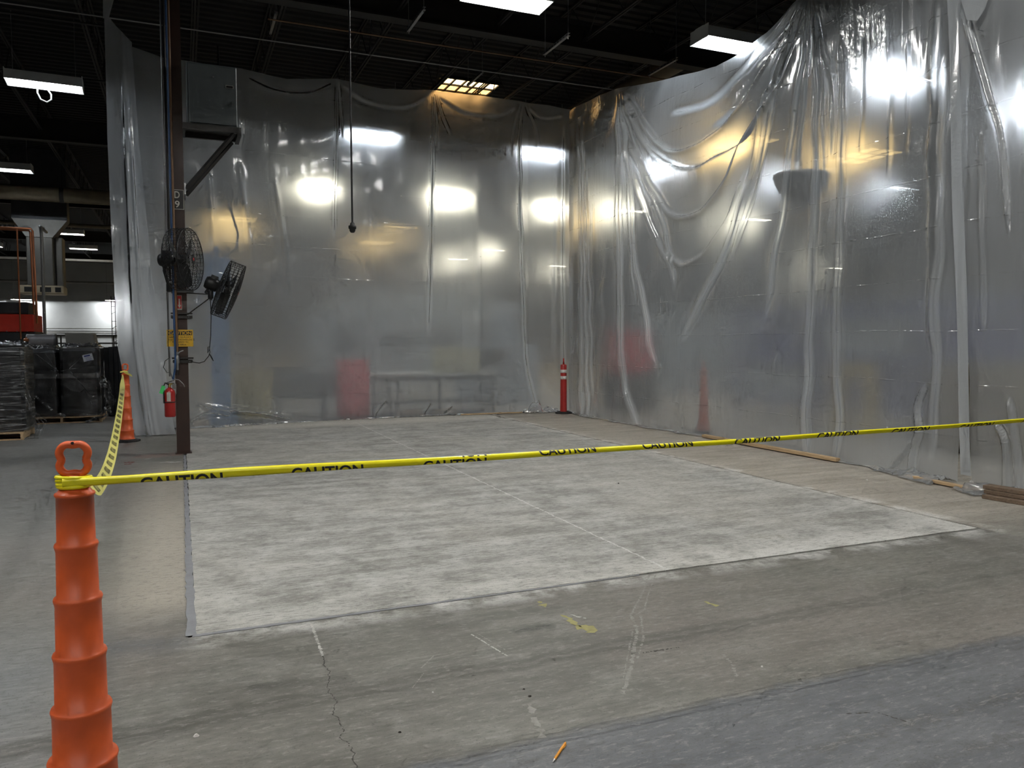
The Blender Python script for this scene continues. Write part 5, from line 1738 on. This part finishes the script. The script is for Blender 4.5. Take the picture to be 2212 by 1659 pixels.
def pallet(label, x, y, w, d):
    p = thing('wood_pallet', label, 'pallet', (x, y, 0), group='wooden pallets')
    for k in range(5):
        part('deck_board', 'wood_pale', p, lambda m: m.box((0, -d / 2 + (k + .5) * d / 5, .106), (w, d / 5 - .04, .018)))
    for k in range(3):
        part('bottom_board', 'wood_pale', p, lambda m: m.box((0, (-d / 2 + .06, 0, d / 2 - .06)[k], .008), (w, .09, .016)))
    for xx in (-w / 2 + .02, 0, w / 2 - .02):
        part('stringer', 'wood_pale', p, lambda m: m.box((xx, 0, .0565), (.038, d, .081)))
    return p
pallet('wooden pallet under the middle and right bales', -2.02, 16.75, 1.30, 1.1)
pallet('wooden pallet corner under the left banded bale', -2.66, 14.15, .9, 1.0)

# ------------------------------------------------------------------ things blurred behind the back sheet
surf('machine_blue', (0.04, 0.17, 0.40), 0.5, var=0.15)
surf('bin_yellow', (0.42, 0.32, 0.07), 0.6, var=0.15)
surf('cab_red', (0.70, 0.025, 0.04), 0.5, var=0.1)
surf('top_white', (0.62, 0.62, 0.58), 0.6, var=0.08)
surf('carton', (0.62, 0.58, 0.36), 0.7, var=0.1)
surf('rack_blue', (0.03, 0.045, 0.20), 0.5, var=0.15)
surf('post_yellow', (0.60, 0.43, 0.06), 0.55, var=0.15)
surf('olive', (0.17, 0.14, 0.06), 0.6, var=0.15)
surf('machine_grey', (0.40, 0.45, 0.48), 0.55, var=0.15, scale=1.0)
bt = thing('press_tower', 'tall blue hydraulic tower machine blurred behind the back sheet', 'machine', (.66, 14.98, 0))
part('frame', 'machine_blue', bt, lambda m: (m.box((0, 0, 1.25), (.30, .4, 2.5), ch=.01), m.box((.02, 0, .12), (.46, .55, .24))))
part('head', 'machine_blue', bt, lambda m: m.box((-.02, 0, 2.72), (.40, .4, .50), ch=.01))
part('manifold', 'machine_blue', bt, lambda m: (m.box((-.28, .05, 2.62), (.16, .2, .10)), m.box((-.34, .05, 2.35), (.05, .1, .5)), m.box((-.20, .05, 2.95), (.2, .2, .12))))
part('valve', 'machine_blue', bt, lambda m: [m.tube([(x, 0, 2.95), (x, 0, 3.08 + .12 * (k == 1))], .035, 8) for k, x in enumerate((-.15, -.02, .12))] + [m.box((-.02, 0, 3.12), (.16, .03, .03))])
part('hose', 'cable_black', bt, lambda m: m.tube([(.15, -.15, 3.05), (.30, -.2, 3.15), (.32, -.2, 3.4), (.18, -.2, 3.9), (.10, -.2, 4.6), (.05, -.2, 6.6)], .02, 6))
yb = thing('yellow_bin', 'yellow bin blurred behind the back sheet right of the blue tower', 'bin', (1.22, 15.2, 0))
part('body', 'bin_yellow', yb, lambda m: m.prism([(-.28, .06), (.28, .06), (.34, .90), (-.34, .90)], 'y', -.3, .3))
part('rim', 'bin_yellow', yb, lambda m: [m.box(p, s) for p, s in (((0, -.31, .90), (.74, .05, .06)), ((0, .31, .90), (.74, .05, .06)), ((-.35, 0, .90), (.05, .6, .06)), ((.35, 0, .90), (.05, .6, .06)))])
part('caster', 'rubber_black', yb, lambda m: [m.tube([(x, y - .02, .04), (x, y + .02, .04)], .04, 10) for x in (-.22, .22) for y in (-.22, .22)])
tk = thing('dark_tank', 'dark horizontal tank with a pale round end hatch behind the back sheet', 'tank', (2.22, 16.05, 0))
part('shell', 'machine_black', tk, lambda m: m.tube([(-.68, 0, .64), (-.58, 0, .64), (.62, 0, .64), (.68, 0, .64)], [.22, .32, .32, .28], 20))
part('hatch', 'drum_grey', tk, lambda m: m.tube([(-.42, -.31, .70), (-.42, -.34, .70)], .13, 16))
part('leg', 'machine_black', tk, lambda m: [m.box((x, 0, .2), (.06, .4, .4)) for x in (-.45, .45)])
rc = thing('red_cabinet', 'red cabinet blurred behind the back sheet', 'cabinet', (3.12, 15.45, 0))
part('body', 'cab_red', rc, lambda m: m.box((0, 0, .56), (.56, .45, 1.10), ch=.01))
part('door', 'cab_red', rc, lambda m: m.box((0, -.232, .58), (.50, .014, 1.0)))
part('foot', 'rubber_black', rc, lambda m: [m.box((x, y, .01), (.06, .06, .02)) for x in (-.22, .22) for y in (-.17, .17)])
wb = thing('work_bench', 'long pale-topped work bench blurred behind the back sheet', 'bench', (4.80, 15.75, 0))
part('top', 'top_white', wb, lambda m: m.box((0, 0, .80), (2.66, .8, .05)))
for x in (-1.28, -.78, .10, 1.28):
    for y in (-.35, .35):
        part('leg', 'machine_black', wb, lambda m: m.box((x, y, .39), (.05, .05, .78)))
part('apron', 'machine_black', wb, lambda m: m.box((0, -.36, .72), (2.6, .03, .10)))
part('lower_shelf', 'machine_black', wb, lambda m: m.box((0, 0, .24), (2.56, .7, .05)))
for k, (x, w, h) in enumerate(((.33, .42, .54), (.82, .50, .50))):
    ct = thing('carton', ('tall pale carton on the work bench, left one', 'wider pale carton on the work bench, right one')[k], 'carton', (4.80 + x, 15.75, .826), group='cartons on the bench')
    part('box', 'carton', ct, lambda m: m.box((0, 0, h / 2), (w, .4, h)))
    part('tape_seam', 'top_white', ct, lambda m: m.box((0, 0, h + .001), (.05, .4, .003)))
for k, (x, w, lab) in enumerate(((4.2, .55, 'low wooden block behind the hem under the bench, left one'), (4.95, .5, 'low wooden block behind the hem under the bench, right one'), (0.28, .30, 'low wooden block behind the hem beside the column'))):
    o = MB().box((0, 0, .05), (w, .12, .10), ch=.004).build('timber_block', 'wood_pale'); o.location = (x, 15.25 if k < 2 else 14.6, 0)
    tag(o, lab, 'timber', 'timber blocks')
mc = thing('grey_machine', 'large grey machine looming behind the corner of the back sheet', 'machine', (7.0, 17.4, 0))
part('housing', 'machine_grey', mc, lambda m: m.box((0, 0, .7), (1.7, 1.2, 1.40), ch=.03))
part('control_panel', 'machine_black', mc, lambda m: m.box((-.4, -.62, 1.1), (.6, .04, .35)))
part('column', 'machine_grey', mc, lambda m: m.box((.3, .1, 1.9), (.5, .6, 1.0), ch=.02))
mg = thing('grey_machine', 'broad pale grey machine line far behind the middle of the back sheet', 'machine', (7.5, 26.0, 0))
part('housing', 'machine_grey', mg, lambda m: m.box((0, 0, 1.3), (7.0, 1.5, 2.6), ch=.05))
part('hood', 'machine_grey', mg, lambda m: m.prism([(-3, 2.6), (3, 2.6), (2.2, 3.3), (-2.2, 3.3)], 'y', -.6, .6))
part('window', 'machine_black', mg, lambda m: [m.box((-2.4 + 1.6 * k, -.76, 1.5), (1.0, .03, .7)) for k in range(4)])
# red crate and hanging domes
cr = thing('red_crate', 'dull red crate blurred behind the sheet corner', 'crate', (9.1, 14.6, 0))
part('box', 'cab_red', cr, lambda m: m.box((0, 0, 1.25), (.7, .8, .9), ch=.02))
part('stand', 'machine_black', cr, lambda m: m.box((0, 0, .40), (.9, .9, .80)))
def dome(label, loc, r, h):
    d = thing('hanging_dome', label, 'dome', loc, group='hanging domes')
    prof = [(r * (1 - t ** 1.7) + .001, -h * t) for t in np.linspace(0, 1, 12)]
    part('bowl', 'machine_black', d, lambda m: m.lathe(prof, 32))
    part('rim', 'top_white', d, lambda m: m.lathe([(r * .99, 0), (r * 1.04, 0), (r * 1.04, .04), (r * .99, .04)], 32))
    part('plate', 'machine_black', d, lambda m: m.lathe([(.001, .035), (r, .035)], 32))
    part('rod', 'machine_black', d, lambda m: m.tube([(0, 0, .035), (0, 0, DECK - loc[2] + .02)], .02, 6))
    return d
dome('dark bowl-shaped dome hanging close behind the right sheet', (7.88, 8.40, 3.69), .38, .44)
dome('farther bowl-shaped dome hanging behind the back sheet', (9.55, 23.2, 5.25), .62, .55)
# ------------------------------------------------------------------ things behind the right sheet
rk = thing('blue_rack', 'long blue storage rack blurred behind the right sheet', 'rack', (11.0, 9.6, 0))
for y in (-3.2, -1.05, 1.05, 3.2):
    for x in (-.45, .45):
        part('upright', 'rack_blue', rk, lambda m: m.box((x, y, 1.1), (.09, .09, 2.2)))
for z in (.35, 1.15, 1.95):
    part('beam', 'rack_blue', rk, lambda m: (m.box((-.47, 0, z), (.05, 6.4, .14)), m.box((.47, 0, z), (.05, 6.4, .14))))
    part('shelf', 'machine_grey', rk, lambda m: m.box((0, 0, z + .06), (.9, 6.4, .03)))
for k, (y, w, h, z, mt, lab) in enumerate(((-2.2, 1.6, .62, .41, 'rack_blue', 'blue bin on the lower rack shelf, nearest'), (0, 1.7, .62, .41, 'rack_blue', 'blue bin on the lower rack shelf, middle'), (2.1, 1.7, .6, .41, 'machine_grey', 'grey bin on the lower rack shelf, far end'),
                                           (-2.1, 1.5, .55, 1.22, 'rack_blue', 'blue bin on the middle rack shelf, nearest'), (.1, 1.5, .55, 1.22, 'machine_grey', 'grey bin on the middle rack shelf'), (2.2, 1.3, .5, 1.22, 'rack_blue', 'blue bin on the middle rack shelf, far end'))):
    o = thing('storage_bin', lab, 'bin', (11.0, 9.6 + y, z), group='bins on the blue rack')
    part('tub', mt, o, lambda m: m.prism([(-.36, 0), (.36, 0), (.42, h), (-.42, h)], 'y', -w / 2, w / 2))
    part('rim', mt, o, lambda m: (m.box((-.43, 0, h), (.04, w + .04, .05)), m.box((.43, 0, h), (.04, w + .04, .05))))
yp = thing('yellow_guard', 'yellow steel guard post blurred in front of the blue rack', 'guard post', (9.75, 9.05, 0))
part('post', 'post_yellow', yp, lambda m: (m.box((0, -.28, .55), (.14, .14, 1.10)), m.box((0, .28, .55), (.14, .14, 1.10))))
part('top_bar', 'post_yellow', yp, lambda m: m.box((0, 0, 1.02), (.12, .72, .16)))
part('foot', 'post_yellow', yp, lambda m: (m.box((0, -.28, .01), (.24, .24, .02)), m.box((0, .28, .01), (.24, .24, .02))))
ol = thing('olive_crate', 'olive brown crate blurred behind the sheet at the right edge', 'crate', (9.6, 6.7, 0))
part('box', 'olive', ol, lambda m: m.box((0, 0, .62), (.9, 1.0, 1.1), ch=.02))
part('slat', 'wood_grey', ol, lambda m: [m.box((-.46, 0, .3 + .3 * k), (.02, 1.0, .1)) for k in range(3)])
part('skid', 'wood_grey', ol, lambda m: [m.box((0, y, .035), (.9, .1, .07)) for y in (-.4, 0, .4)])
for k, (x, y, w, d, h, lab) in enumerate(((16.0, 12.0, 2.0, 4.0, 2.3, 'big grey machine block far behind the blue rack'), (14.5, 19.0, 3.5, 2.0, 2.2, 'big grey machine block far behind the red crate'), (15.5, 6.0, 2.0, 3.5, 2.0, 'big grey machine block far behind the olive crate'))):
    o = thing('machine_block', lab, 'machine', (x, y, 0), group='machines beyond the right sheet')
    part('housing', 'machine_grey', o, lambda m: m.box((0, 0, h / 2), (w, d, h), ch=.04))
    part('door', 'machine_black', o, lambda m: m.box((-w / 2 - .01, 0, h * .5), (.03, d * .4, h * .6)))
